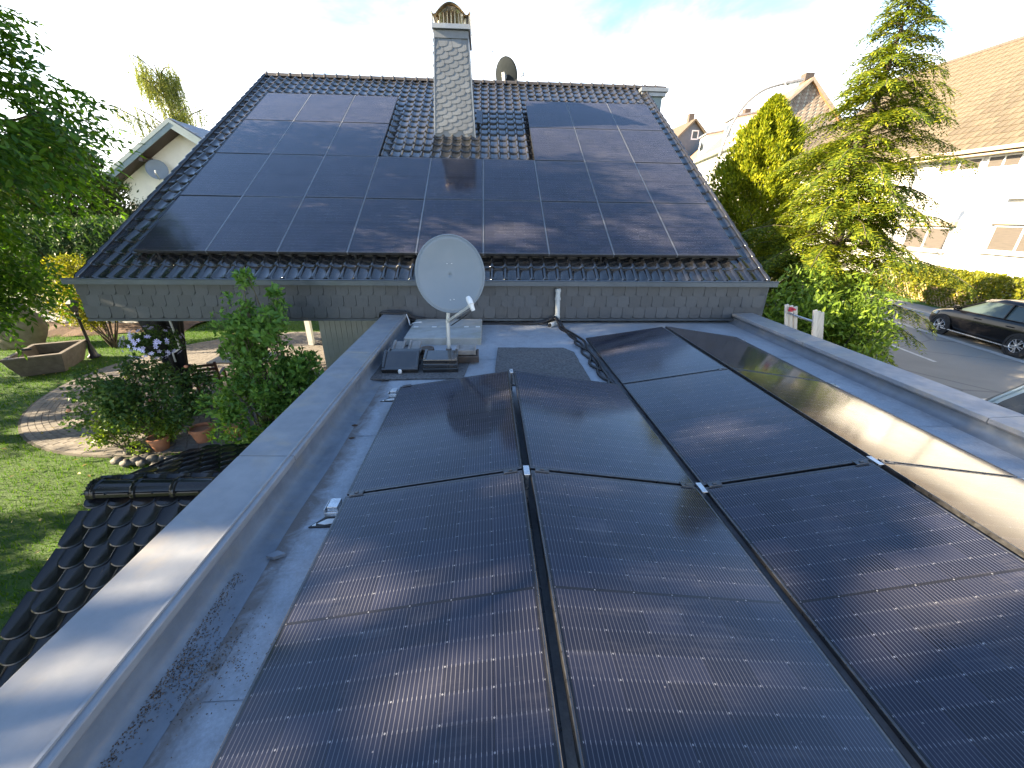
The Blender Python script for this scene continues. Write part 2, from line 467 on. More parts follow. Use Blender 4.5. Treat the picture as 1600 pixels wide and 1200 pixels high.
MAT = dict(
    pv=pv_mat(), membrane=membrane_mat(), lawn=grass_ground(), asphalt=asphalt(),
    frame=mat('black_anodised', (0.13, 0.13, 0.135), rough=0.34, metal=0.9, scale=20, var=0.05, bstr=0.02),
    alu=mat('aluminium', (0.62, 0.63, 0.64), (0.5, 0.51, 0.52), rough=0.32, metal=0.9, scale=18, var=0.05, bstr=0.05),
    alu_dull=mat('dull_aluminium', (0.30, 0.31, 0.33), rough=0.45, metal=0.6, scale=12, var=0.05, bstr=0.03),
    pad=mat('white_plastic', (0.7, 0.72, 0.72), rough=0.45, var=0.03, bstr=0.02),
    rubber=mat('black_rubber', (0.016, 0.016, 0.017), rough=0.55, bstr=0.1),
    tile=mat('glazed_black_tile', (0.013, 0.0135, 0.015), (0.021, 0.020, 0.019), rough=0.12, spec=1.0, scale=9, var=0.3, bscale=18, bstr=0.12, bdist=0.004, stain=((0.075, 0.06, 0.045), 5, 0.4), rvar=0.06),
    tile_shiny=mat('shiny_black_tile', (0.006, 0.006, 0.007), (0.010, 0.0095, 0.0095), rough=0.13, spec=0.32, scale=9, var=0.5, bscale=14, bstr=0.08, bdist=0.003, rvar=0.05),
    ridge=mat('ridge_tile_weathered', (0.075, 0.066, 0.058), (0.035, 0.032, 0.03), rough=0.45, scale=8, var=0.2, bscale=30, bstr=0.2),
    slate=mat('slate', (0.033, 0.042, 0.052), (0.049, 0.058, 0.068), rough=0.45, scale=3, var=0.17, bscale=26, bstr=0.25, bdist=0.004, stain=((0.10, 0.105, 0.105), 2.5, 0.4)),
    slate_light=mat('chimney_slate', (0.135, 0.147, 0.16), (0.095, 0.104, 0.115), rough=0.38, scale=4, var=0.14, bscale=26, bstr=0.25, bdist=0.004, stain=((0.17, 0.165, 0.15), 4, 0.35)),
    zinc=mat('zinc_sheet', (0.24, 0.26, 0.28), (0.17, 0.185, 0.205), rough=0.42, metal=0.45, scale=3, var=0.06, bscale=8, bstr=0.06, stain=((0.30, 0.29, 0.27), 2.2, 0.5)),
    zinc_dark=mat('dark_zinc', (0.085, 0.105, 0.125), (0.065, 0.08, 0.096), rough=0.4, metal=0.4, scale=3, var=0.05, bscale=8, bstr=0.05),
    cap=mat('parapet_sheet', (0.235, 0.248, 0.265), (0.185, 0.197, 0.215), rough=0.5, metal=0.12, scale=5, var=0.07, bscale=4, bstr=0.22, bdist=0.012, stain=((0.31, 0.275, 0.225), 2.6, 0.85)),
    upstand=mat('upstand_membrane', (0.15, 0.175, 0.21), (0.105, 0.125, 0.152), rough=0.42, scale=7, var=0.03, bscale=6, bstr=0.4, bdist=0.012, stain=((0.20, 0.185, 0.16), 4, 0.6)),
    cowl=mat('bronze_cowl', (0.42, 0.33, 0.20), (0.27, 0.20, 0.12), rough=0.22, metal=0.9, scale=5, var=0.05, bscale=9, bstr=0.12, bdist=0.01, stretch=(1, 0.3, 1)),
    dish=mat('dish_paint', (0.165, 0.20, 0.23), (0.15, 0.182, 0.21), rough=0.5, scale=3, var=0.05, bstr=0.02),
    dish_dark=mat('dark_dish_paint', (0.022, 0.027, 0.030), rough=0.85, spec=0.05, scale=3, var=0.05, bstr=0.02),
    galv=mat('galvanised_steel', (0.48, 0.51, 0.52), (0.38, 0.41, 0.42), rough=0.42, metal=0.5, scale=14, var=0.05, bstr=0.08),
    pvc=mat('grey_pipe', (0.42, 0.45, 0.45), (0.35, 0.37, 0.37), rough=0.45, scale=8, var=0.03, bstr=0.05),
    concrete=mat('concrete_slab', (0.33, 0.34, 0.33), (0.25, 0.26, 0.255), rough=0.75, scale=4, var=0.1, bscale=60, bstr=0.25, stain=((0.20, 0.19, 0.12), 3, 0.6)),
    mat=mat('rubber_granulate', (0.030, 0.031, 0.034), (0.14, 0.14, 0.142), rough=0.9, scale=48, var=0.05, bscale=110, bstr=0.9, bdist=0.006),
    clay=mat('weathered_clay', (0.105, 0.075, 0.055), (0.05, 0.04, 0.034), rough=0.65, scale=9, var=0.15, bstr=0.3),
    clay_grey=mat('pale_weathered_tile', (0.27, 0.26, 0.245), (0.17, 0.16, 0.15), rough=0.6, scale=8, var=0.12, bstr=0.25),
    render_grey=mat('grey_painted_boards', (0.33, 0.36, 0.36), (0.26, 0.29, 0.28), rough=0.65, scale=3, var=0.03, bscale=30, bstr=0.1, stain=((0.22, 0.25, 0.19), 3, 0.5)),
    render_white=mat('white_render', (0.62, 0.61, 0.58), (0.52, 0.51, 0.485), rough=0.85, scale=2, var=0.02, bscale=80, bstr=0.25),
    render_cream=mat('cream_render', (0.74, 0.71, 0.64), (0.66, 0.63, 0.57), rough=0.85, scale=2, var=0.02, bscale=80, bstr=0.25),
    stone_wall=mat('grey_stone_render', (0.36, 0.35, 0.30), (0.24, 0.235, 0.20), rough=0.85, scale=5, var=0.03, bscale=14, bstr=0.6, bdist=0.02),
    white_paint=mat('white_paint', (0.8, 0.8, 0.79), (0.74, 0.74, 0.73), rough=0.45, scale=4, var=0.03, bstr=0.03),
    soffit=mat('dark_brown_timber', (0.045, 0.026, 0.018), rough=0.6, scale=6, stretch=(1, 8, 8), bstr=0.2),
    barge=mat('blue_grey_bargeboard', (0.15, 0.21, 0.23), (0.12, 0.17, 0.19), rough=0.5, scale=3, var=0.03, bstr=0.05),
    roof_brown=mat('brown_roof_tile', (0.118, 0.095, 0.064), (0.078, 0.063, 0.043), rough=0.75, scale=5, var=0.16, bscale=30, bstr=0.3),
    roof_orange=mat('orange_roof_tile', (0.42, 0.22, 0.10), (0.33, 0.165, 0.075), rough=0.75, scale=3, var=0.16, bscale=20, bstr=0.5, bdist=0.02),
    roof_grey=mat('grey_roof_tile', (0.10, 0.12, 0.15), (0.16, 0.165, 0.17), rough=0.45, scale=4, var=0.16, bstr=0.3),
    shingle=mat('brown_wall_shingle', (0.155, 0.125, 0.10), (0.21, 0.175, 0.14), rough=0.7, scale=3, var=0.2, bstr=0.2),
    blue_slate=mat('blue_slate_cladding', (0.075, 0.105, 0.14), (0.10, 0.13, 0.165), rough=0.6, scale=3, var=0.1, bscale=12, bstr=0.4, bdist=0.02),
    wglass=mat('window_glass', (0.02, 0.026, 0.03), rough=0.06, scale=2, var=0.1, bstr=0.01, rvar=0.02),
    shutter=mat('grey_shutter', (0.055, 0.048, 0.040), (0.085, 0.07, 0.058), rough=0.5, scale=3, stretch=(1, 1, 20), bstr=0.1),
    bark=mat('bark', (0.075, 0.055, 0.040), (0.045, 0.034, 0.026), rough=0.9, scale=9, stretch=(1, 1, 0.25), bscale=20, bstr=0.7, bdist=0.02),
    twig=mat('green_twig', (0.10, 0.085, 0.045), (0.06, 0.05, 0.03), rough=0.8, scale=12, bstr=0.3),
    paver=mat('paver', (0.185, 0.168, 0.148), (0.125, 0.113, 0.10), rough=0.85, scale=9, var=0.2, bscale=70, bstr=0.4),
    joint=mat('paver_joint', (0.075, 0.07, 0.055), rough=0.95, scale=12, bstr=0.4),
    granite=mat('granite', (0.11, 0.10, 0.085), (0.06, 0.055, 0.046), rough=0.8, scale=6, var=0.08, bscale=22, bstr=0.6, bdist=0.015),
    granite_dark=mat('weathered_granite', (0.115, 0.10, 0.083), (0.07, 0.06, 0.05), rough=0.8, scale=6, var=0.08, bscale=22, bstr=0.5, bdist=0.01),
    boulder=mat('pinkish_boulder', (0.26, 0.215, 0.18), (0.15, 0.12, 0.10), rough=0.85, scale=3, var=0.05, bscale=5, bstr=0.8, bdist=0.06),
    soil=mat('soil', (0.10, 0.060, 0.038), (0.06, 0.038, 0.025), rough=0.95, scale=5, bscale=25, bstr=0.8, bdist=0.03),
    water=mat('still_water', (0.01, 0.011, 0.010), rough=0.05, bstr=0.02, rvar=0.02),
    iron=mat('black_iron', (0.022, 0.022, 0.024), rough=0.45, metal=0.3, scale=9, bstr=0.08),
    parasol=mat('black_canvas', (0.012, 0.012, 0.014), (0.02, 0.02, 0.021), rough=0.85, scale=9, stretch=(1, 1, 0.2), bstr=0.3),
    terracotta=mat('terracotta', (0.40, 0.17, 0.085), (0.31, 0.13, 0.07), rough=0.75, scale=7, var=0.12, bstr=0.2),
    redwood=mat('red_brown_wood', (0.16, 0.065, 0.038), (0.10, 0.042, 0.026), rough=0.5, scale=6, stretch=(6, 6, 1), bstr=0.2),
    oak=mat('pale_wood', (0.42, 0.34, 0.24), (0.33, 0.265, 0.19), rough=0.6, scale=5, stretch=(4, 4, 1), bstr=0.2),
    ladder=mat('weathered_ladder_wood', (0.58, 0.52, 0.43), (0.44, 0.39, 0.32), rough=0.7, scale=6, stretch=(5, 5, 0.6), bstr=0.25, stain=((0.25, 0.20, 0.15), 5, 0.5)),
    red=mat('red_plastic', (0.55, 0.03, 0.05), rough=0.5, bstr=0.02),
    car=mat('black_car_paint', (0.004, 0.004, 0.005), rough=0.10, scale=2, var=0.02, bstr=0.0, rvar=0.03, coat=0.0, spec=0.35),
    carglass=mat('car_glass', (0.05, 0.07, 0.065), rough=0.05, scale=1, var=0.02, bstr=0.0, rvar=0.02),
    chrome=mat('alloy', (0.62, 0.63, 0.65), rough=0.25, metal=0.85, bstr=0.0),
    tyre=mat('tyre', (0.014, 0.014, 0.015), rough=0.8, bstr=0.2),
    lamp=mat('headlight', (0.6, 0.62, 0.62), rough=0.1, bstr=0.0),
    van=mat('pale_blue_van_paint', (0.46, 0.56, 0.60), (0.42, 0.52, 0.56), rough=0.3, scale=2, var=0.02, bstr=0.0, coat=0.3),
    vanglass=mat('van_glass', (0.10, 0.115, 0.13), rough=0.25, scale=1, var=0.02, bstr=0.0, rvar=0.05),
    curb=mat('kerb_concrete', (0.36, 0.35, 0.33), (0.27, 0.265, 0.25), rough=0.85, scale=5, var=0.1, bscale=50, bstr=0.3),
    pave=mat('pavement_concrete', (0.24, 0.23, 0.21), (0.18, 0.172, 0.158), rough=0.9, scale=3, var=0.05, bscale=40, bstr=0.3),
    line=mat('road_paint', (0.52, 0.50, 0.45), (0.36, 0.35, 0.32), rough=0.8, scale=9, var=0.05, bstr=0.1),
    fence=mat('yellowed_fence_wood', (0.42, 0.31, 0.17), (0.31, 0.22, 0.12), rough=0.75, scale=6, var=0.15, bstr=0.2),
    petal=mat('pale_violet_petal', (0.50, 0.47, 0.80), (0.62, 0.62, 0.86), rough=0.6, scale=9, var=0.3, bstr=0.0),
    rose=mat('salmon_rose', (0.75, 0.33, 0.20), rough=0.6, bstr=0.0),
    hose=mat('corrugated_conduit', (0.016, 0.016, 0.018), rough=0.4, bstr=0.0),
    lampgrey=mat('street_lamp_steel', (0.30, 0.29, 0.28), rough=0.45, metal=0.4, bstr=0.03),
)
LEAF = dict(
    walnut=leaf_mat('broad_leaf', (0.028, 0.075, 0.012), (0.050, 0.125, 0.014), (0.105, 0.19, 0.016), 0.42),
    yew=leaf_mat('dark_conifer', (0.022, 0.040, 0.014), (0.038, 0.062, 0.020), (0.075, 0.090, 0.026), 0.2),
    hedge=leaf_mat('blue_green_hedge', (0.030, 0.065, 0.030), (0.050, 0.105, 0.045), (0.085, 0.14, 0.05), 0.25),
    gold=leaf_mat('golden_leaf', (0.09, 0.11, 0.012), (0.18, 0.185, 0.016), (0.30, 0.26, 0.026), 0.4),
    willow=leaf_mat('willow_leaf', (0.10, 0.13, 0.03), (0.17, 0.19, 0.045), (0.25, 0.25, 0.07), 0.4),
    thuja=leaf_mat('yellow_green_thuja', (0.085, 0.12, 0.008), (0.19, 0.225, 0.011), (0.33, 0.32, 0.016), 0.35),
    hemlock=leaf_mat('hemlock_needle', (0.045, 0.075, 0.012), (0.125, 0.17, 0.015), (0.28, 0.285, 0.02), 0.36),
    laurel=leaf_mat('glossy_laurel', (0.080, 0.135, 0.018), (0.135, 0.21, 0.026), (0.23, 0.31, 0.04), 0.35, 0.32),
    camellia=leaf_mat('fresh_bush_leaf', (0.065, 0.14, 0.030), (0.11, 0.22, 0.042), (0.19, 0.32, 0.06), 0.38, 0.32),
    rosebush=leaf_mat('rose_leaf', (0.038, 0.085, 0.030), (0.065, 0.13, 0.036), (0.12, 0.18, 0.035), 0.33, 0.4),
    yellowhedge=leaf_mat('yellow_hedge', (0.06, 0.08, 0.008), (0.13, 0.145, 0.010), (0.22, 0.20, 0.014), 0.3),
    grass=leaf_mat('grass_blade', (0.030, 0.085, 0.004), (0.055, 0.135, 0.006), (0.11, 0.19, 0.008), 0.35, 0.7, None, 0.05),
    crumb=leaf_mat('dirt_crumb', (0.05, 0.034, 0.024), (0.11, 0.075, 0.052), (0.19, 0.14, 0.10), 0.0, 0.9, None, 0.05),
    dry=leaf_mat('fallen_leaf', (0.22, 0.16, 0.06), (0.34, 0.27, 0.10), (0.45, 0.38, 0.16), 0.2, 0.6),
)

def unit(a):
    return a / np.maximum(np.linalg.norm(a, axis=1, keepdims=True), 1e-9)

def rand_dirs(n):
    return unit(rng.normal(size=(n, 3)))

def leaves(name, P, D, N, Ln, Wd, material, parent=None, kind='stuff', fold=0.18, origin=None, single=False):
    P, D, N = np.asarray(P, float), unit(np.asarray(D, float)), np.asarray(N, float)
    n = len(P)
    Ln = np.broadcast_to(np.asarray(Ln, float), (n,))[:, None]
    Wd = np.broadcast_to(np.asarray(Wd, float), (n,))[:, None]
    S = unit(np.cross(D, N))
    N = unit(np.cross(S, D))
    of = np.array(Vector(origin) if (parent is None and origin is not None) else offs(parent))
    P = P - of
    mid = P + D * Ln * 0.45
    lift = N * Wd * fold
    if single:
        V = np.stack([P - S * Wd / 2, P + S * Wd / 2, P + D * Ln], 1).reshape(-1, 3)
        F = np.arange(n * 3)
        nf, per = n, 3
    else:
        V = np.stack([P, mid + S * Wd / 2 + lift, P + D * Ln, mid - S * Wd / 2 + lift], 1).reshape(-1, 3)
        b = (np.arange(n) * 4)[:, None]
        F = np.concatenate([b, b + 1, b + 2, b, b + 2, b + 3], 1).reshape(-1)
        nf, per = n * 2, 3
    me = bpy.data.meshes.new(name)
    me.vertices.add(len(V)); me.vertices.foreach_set('co', V.astype(np.float32).ravel())
    me.loops.add(nf * 3); me.loops.foreach_set('vertex_index', F.astype(np.int32))
    me.polygons.add(nf)
    me.polygons.foreach_set('loop_start', np.arange(nf, dtype=np.int32) * 3)
    me.polygons.foreach_set('loop_total', np.full(nf, 3, np.int32))
    me.update(calc_edges=True)
    at = me.attributes.new('rnd', 'FLOAT', 'FACE')
    r = rng.random(n)
    at.data.foreach_set('value', (r if single else np.repeat(r, 2)).astype(np.float32))
    me.materials.append(material)
    o = bpy.data.objects.new(name, me)
    col.objects.link(o)
    if parent: o.parent = parent
    elif origin is not None: o.location = origin
    OFF[o.name] = Vector(of)
    if kind: o['kind'] = kind
    return o

def structure(o):
    o['kind'] = 'structure'
    return o

# ================================================================== SETTING
ZG, ZR = -2.6, -2.1              # garden level, street level
RD = Vector((0.15, 1.0, 0)).normalized()      # the street's direction
def road_pt(across, along, z):   # across: metres right of the centre line, along from y = 0
    p = Vector((11.35, 0, 0)) + RD * along + Vector((RD.y, -RD.x, 0)) * across
    return (p.x, p.y, z)

def ground_z(x, y):
    t = min(1, max(0, (x - 4.8) / 1.2))
    t = t * t * (3 - 2 * t)
    z = ZG - 0.03 + t * 0.47
    if x > 19.6: z += min(1, (x - 19.6) / 3) * 0.9
    if y > 60: z += (y - 60) * 0.012
    return z

gxs = [-400, -150, -80, -40, -25] + list(np.arange(-20, 30, 1.0)) + [32, 40, 60, 100, 180, 400]
gys = [-200, -80, -40, -20] + list(np.arange(-10, 30, 1.5)) + [34, 40, 50, 60, 80, 120, 200, 400]
g = MB(); g.sheet([[(x, y, ground_z(x, y)) for x in gxs] for y in gys])
structure(g.build('ground', MAT['lawn'], fixn=False))

def strip(name, a0, a1, z, m, l0=-40, l1=110, step=5):
    b = MB(); n = int((l1 - l0) / step) + 1
    b.sheet([[road_pt(a0, l0 + i * step, z), road_pt(a1, l0 + i * step, z)] for i in range(n)])
    return b.build(name, m)
structure(strip('road', -3.9, 2.55, ZR, MAT['asphalt']))
structure(strip('parking_strip', 2.72, 4.92, ZR + 0.004, MAT['asphalt']))
structure(strip('gutter_strip', 2.5, 2.76, ZR + 0.012, MAT['curb']))
b = MB(); b.sheet([[road_pt(5.05, -40 + i * 5, ZR + 0.11), road_pt(6.5, -40 + i * 5, ZR + 0.12)] for i in range(31)])
structure(b.build('pavement', MAT['pave']))
b = MB(); b.sheet([[road_pt(-5.6, -40 + i * 5, ZR + 0.115), road_pt(-4.02, -40 + i * 5, ZR + 0.11)] for i in range(31)])
structure(b.build('near_pavement', MAT['pave']))
def kerb_run(name, a0, a1):
    root = None
    proto = None
    for i in range(40):
        y0 = -6 + i * 1.0
        q = MB()
        q.hexa([road_pt(a0, y0 + .005, ZR - .1), road_pt(a1, y0 + .005, ZR - .1), road_pt(a1, y0 + .995, ZR - .1), road_pt(a0, y0 + .995, ZR - .1),
                road_pt(a0, y0 + .005, ZR + .12), road_pt(a1, y0 + .005, ZR + .12), road_pt(a1, y0 + .995, ZR + .12), road_pt(a0, y0 + .995, ZR + .12)])
        if root is None:
            root = bpy.data.objects.new(name, None); col.objects.link(root); structure(root); OFF[root.name] = Vector((0, 0, 0))
        if proto is None:
            proto = q.build('kerbstone', MAT['curb'], root, bevel=0.01)
        else:
            o = link('kerbstone', proto.data, root)
            o.location = RD * (i * 1.0)
kerb_run('kerb', 4.90, 5.05)
kerb_run('near_kerb', -4.02, -3.87)
b = MB()
for i in range(12):
    y0 = -10.6 + i * 5.2
    b = MB()
    b.sheet([[road_pt(-.06, y0, ZR + .005), road_pt(.06, y0, ZR + .005)], [road_pt(-.06, y0 + 3.1, ZR + .005), road_pt(.06, y0 + 3.1, ZR + .005)]])
    structure(b.build('lane_marking', MAT['line']))
# driveway beside the garage
b = MB(); b.sheet([[(5.6, -12, ZR - 0.006), (9.2, -12, ZR - 0.006)], [(5.6, 6.4, ZR - 0.006), (8.6, 6.4, ZR - 0.006)]])
structure(b.build('driveway', MAT['pave']))

# ================================================================== MAIN HOUSE
PH = 0.5339
CP, SP = math.cos(PH), math.sin(PH)
def RP(x, s, o):
    return Vector((x, 7.2566 + s * CP - o * SP, 1.0225 + s * SP + o * CP))
XL, XR = -6.45, 4.86
S0, SR = -0.56, 8.72
house = thing('main_house', 'house with black glazed tile roof, slate fascia and slate chimney behind the flat roof', 'house', (0, 14.0, ZG))

w = MB()
w.prism([(7.6, ZG), (7.6, 0.3), (14.75, 4.55), (21.9, 0.3), (21.9, ZG)], 'x', -3.2, 4.45)
wall = w.build('wall', MAT['render_grey'], house)
# vertical painted boards on the front wall
bm_ = MB(); bm_.box(0, 0.096, -0.022, 0, 0, 2.62)
bme = bm_.mesh('board', MAT['render_grey'])
for i in range(16):
    link('board', bme, wall, loc=(-3.2 + i * 0.1, 7.598, ZG + 0.02))
w = MB(); w.prism([(7.2, 0.06), (14.75, 4.55), (22.3, 0.06)], 'x', -6.2, -6.0)
w.build('gable_wall', MAT['render_white'], house)
w = MB(); w.box(-6.42, -3.21, 6.97, 22.2, 0.02, 0.055)
w.box(-3.2, 4.6, 6.97, 7.59, 0.02, 0.055)
w.build('soffit', MAT['soffit'], house)
for (px, py) in ((-6.1, 13.6), (-6.1, 21.8)):
    w = MB(); w.box(px - .08, px + .08, py - .08, py + .08, ZG, 0.02)
    w.build('terrace_post', MAT['white_paint'], house)

roof = MB()
roof.hexa([RP(XL, S0 + .02, -.30), RP(XR, S0 + .02, -.30), RP(XR, SR, -.30), RP(XL, SR, -.30), RP(XL, S0 + .02, -.185), RP(XR, S0 + .02, -.185), RP(XR, SR, -.185), RP(XL, SR, -.185)])
roof = roof.build('roof', MAT['rubber'], house)
# back slope
yr, zr_ = RP(0, SR, -.16).y, RP(0, SR, -.16).z
b = MB(); b.hexa([(XL, yr, zr_ - .12), (XR, yr, zr_ - .12), (XR, yr + 7.5, zr_ - .12 - 7.5 * SP / CP), (XL, yr + 7.5, zr_ - .12 - 7.5 * SP / CP),
                  (XL, yr, zr_), (XR, yr, zr_), (XR, yr + 7.5, zr_ - 7.5 * SP / CP), (XL, yr + 7.5, zr_ - 7.5 * SP / CP)])
b.build('back_slope', MAT['tile'], roof)

# one roof tile: flat pan with a raised roll on its right side
NCOL, NROW = 50, 28
TW = (XR - XL) / NCOL
TS = (SR - S0) / NROW
def tile_mesh(name, m, tw=TW, tl=TS + 0.07):
    k = tw / 0.226
    prof = [(0.0, .010), (.010, .004), (.045, -.003), (.085, -.005), (.125, -.003), (.152, .004), (.166, .024), (.184, .037), (.204, .037), (.221, .022), (.231, .004)]
    rows = [(0.0, .000, 1), (.004, .022, 1), (.016, .031, 1), (.05, .031, 1), (tl * .55, .017, 1), (tl, .002, 1)]
    q = MB()
    rr = [[(x * k, y, z + dz) for x, z in prof] for y, dz, _ in rows]
    rr.insert(0, [(x * k, .004, min(z, .0) - .012) for x, z in prof])
    q.sheet(rr)
    me = q.mesh(name, m, 'soft', fixn=False)
    return me
tme = tile_mesh('roof_tile', MAT['tile'])
PX0, PST, PSR = -5.84, PW + 0.0217, PL + 0.02
def under_panel(x0, x1, s0, s1, margin):
    def inside(a0, a1, b0, b1):
        return x0 > a0 + margin and x1 < a1 - margin and s0 > b0 + margin and s1 < b1 - margin
    e = PX0 + 9 * PST
    return inside(PX0, e, 0, 2 * PSR + .3) or inside(PX0, PX0 + 3 * PST, 0, 4 * PSR) or inside(PX0 + 6 * PST, e, 0, 4 * PSR)
CH_X0, CH_X1, CH_Y0, CH_Y1 = -1.26, -0.28, 11.54, 12.75
spots = []
for j in range(NROW):
    for i in range(NCOL):
        x, s = XL + i * TW, S0 + j * TS
        if under_panel(x, x + TW, s, s + TS, 0.06 if s > .5 else .45): continue
        p = RP(x + TW / 2, s + TS / 2, -.15)
        if CH_X0 + .06 < p.x < CH_X1 - .06 and CH_Y0 + .1 < p.y < CH_Y1 - .1: continue
        near_edge = (x < PX0 + .2) + (x > 4.2)
        spots.append((i, j, x, s, p.y))
spots.sort(key=lambda t: t[4])
rm = Matrix.Rotation(PH, 4, 'X')
rest = MB()
tv = [tuple(v.co) for v in tme.vertices]
tf = [tuple(p.vertices) for p in tme.polygons]
for k, (i, j, x, s, _) in enumerate(spots):
    jit = Matrix.Translation(RP(x, s, -.155 + random.uniform(-.003, .003))) @ rm @ Matrix.Rotation(random.uniform(-.012, .012), 4, 'X') @ Matrix.Rotation(random.uniform(-.01, .01), 4, 'Z')
    if k < 300:
        link('roof_tile', tme, roof, matrix=jit)
    else:
        rest.add([jit @ Vector(v) for v in tv], tf)
if rest.v:
    tag(rest.build('roof_tile_field', MAT['tile'], roof, smooth='soft', fixn=False), kind='stuff')
# ridge caps
rl = 0.335
q = MB()
ring = []
for (xx, rr_) in ((0, .105), (.03, .112), (.045, .112), (.05, .100), (rl + .03, .092)):
    ring.append([(xx, -math.cos(math.pi * k / 10) * rr_ * 1.05, math.sin(math.pi * k / 10) * rr_) for k in range(11)])
q.sheet(ring)
q.box(.018, .038, -.02, .02, .10, .135)
cap_me = q.mesh('ridge_tile', MAT['ridge'], 'soft')
rp = RP(0, SR, -.10)
for i in range(int((5.42 - XL) / rl) + 1):
    link('ridge_tile', cap_me, roof, loc=(XL + i * rl - .02, rp.y, rp.z - .075), rot=(random.uniform(-.03, .03), random.uniform(-.01, .01), 0))
# verge boards
for sx, nm in ((XL - .05, 'verge_board'), (XR + .0, 'verge_board')):
    b = MB(); b.hexa([RP(sx, S0, -.36), RP(sx + .05, S0, -.36), RP(sx + .05, SR, -.36), RP(sx, SR, -.36), RP(sx, S0, -.14), RP(sx + .05, S0, -.14), RP(sx + .05, SR, -.14), RP(sx, SR, -.14)])
    b.build(nm, MAT['slate'], house)
for sx in (XL - .03, XR + .03):
    for j in range(NROW):
        if j == 0:
            q = MB(); q.tube([(0, 0, 0), (0, .02, .012), (0, TS + .05, .0)], [.036, .044, .036], 10)
            if sx == XL - .03: vme = q.mesh('verge_tile', MAT['tile'], 'soft')
        link('verge_tile', vme, roof, matrix=Matrix.Translation(RP(sx, S0 + j * TS, -.115)) @ rm)
# rear dormer cheek that shows past the right end of the ridge
b = MB(); b.box(4.80, 5.42, 14.45, 15.6, 4.35, 5.02); b.build('dormer_cheek', MAT['barge'], house)
b = MB(); b.box(4.74, 5.50, 14.38, 15.7, 5.024, 5.13); b.box(4.70, 5.56, 14.34, 15.74, 5.134, 5.24); b.build('dormer_gutter', MAT['zinc'], house, bevel=.01)

# eaves: box gutter and slate fascia
b = MB()
b.box(XL - .06, XR + .06, 6.60, 6.622, 0.575, 0.655)
b.box(XL - .06, XR + .06, 6.6225, 6.76, 0.575, 0.588)
b.box(XL - .06, XL - .04, 6.6225, 6.76, 0.589, 0.65)
b.box(XR + .04, XR + .06, 6.6225, 6.76, 0.589, 0.65)
b.tube([(XL - .06, 6.608, .657), (XR + .06, 6.608, .657)], .013, 8)
b.build('gutter', MAT['zinc_dark'], house)
b = MB(); b.box(XL - .02, XR + .02, 6.745, 6.96, 0.0, 0.60)
fascia = b.build('fascia', MAT['slate'], house)
FW, FH = 0.200, 0.20
def slate_mesh(name, w_, h_, m):
    pts = [(0, h_), (0, .02)]
    pts += [(w_ * .35 * (t / 4), .02 - .02 * math.sin(t / 4 * math.pi / 2)) for t in range(1, 5)]
    pts += [(w_ * .72, 0), (w_ * .86, .012), (w_ * .95, .035), (w_ * 1.0, .07), (w_ * .985, .10), (w_ * 1.0, h_)]
    q = MB()
    n = len(pts)
    vs = [(x, -.004 - .013 * (1 - z / h_), z) for x, z in pts] + [(x, .004 - .013 * (1 - z / h_), z) for x, z in pts]
    fs = [tuple(range(n)), tuple(range(2 * n - 1, n - 1, -1))] + [(i, (i + 1) % n + 0, (i + 1) % n + n, i + n) for i in range(n)]
    q.add(vs, fs)
    return q.mesh(name, m)
sme = slate_mesh('slate', FW - .003, FH + .012, MAT['slate'])
for r_ in range(3):
    z = 0.390 - r_ * 0.188
    for i in range(int((XR - XL + .04) / FW) + 1):
        x = XL - .02 + i * FW - (FW / 2 if r_ % 2 else 0)
        if x < XL - .03 or x + FW > XR + .06: continue
        o = link('slate', sme, fascia, loc=(x, 6.738 - random.uniform(0, .004), z + random.uniform(-.004, .004)), rot=(random.uniform(-.012, .012), random.uniform(-.012, .012), random.uniform(-.008, .008)))
b = MB(); b.box(XL - .015, XR + .015, 6.715, 6.744, -0.03, 0.0); b.build('drip_strip', MAT['zinc_dark'], fascia)

# chimney
ch = MB()
def chim_ring(z, t):
    k = t
    x0, x1 = CH_X0 + .10 * k, CH_X1 - .115 * k
    return [(x0, CH_Y0 + .02 * k, z), (x1, CH_Y0 + .02 * k, z), (x1, CH_Y1 - .1 * k, z), (x0, CH_Y1 - .1 * k, z)]
r0, r1 = chim_ring(3.0, -.2), chim_ring(5.50, 1.05)
ch.hexa([*r0, *r1])
chim = ch.build('chimney', MAT['slate_light'], house)
csm = slate_mesh('slate', .24, .20, MAT['slate_light'])
zz, row = 3.30, 0
while zz < 5.5:
    for i in range(-2, 6):
        wd = .235 - .03 * (zz - 3.4) / 2
        x = CH_X0 + i * wd + (row % 2) * wd / 2
        zc = zz + (x - CH_X0) * .34 - .10
        t = (zc + .08 - 3.43) / (5.29 - 3.43)
        x0, x1 = CH_X0 + .10 * t, CH_X1 - .115 * t
        if zc < 3.40 or zc > 5.20: continue
        xa, xb = max(x, x0 + .006), min(x + wd, x1 - .006)
        if xb - xa < .05: continue
        o = link('slate', csm, chim, loc=(xa, CH_Y0 - .008 + .02 * t, zc + (xa - x) * .34), rot=(-.01, -.22, random.uniform(-.01, .01)))
        o.scale = ((xb - xa) / .24 * 1.015, 1, 1)
    t = (zz - 3.43) / (5.29 - 3.43)
    x1 = CH_X1 - .115 * t
    for i in range(5):
        y0 = CH_Y0 + .04 + i * .235
        if y0 + .23 > CH_Y1 - .06 or zz > 5.3: continue
        o = link('slate', csm, chim, loc=(x1 + .008, y0, zz - .02), rot=(0, 0, math.pi / 2))
        o.scale = (.96, 1, 1)
    zz += .118
    row += 1
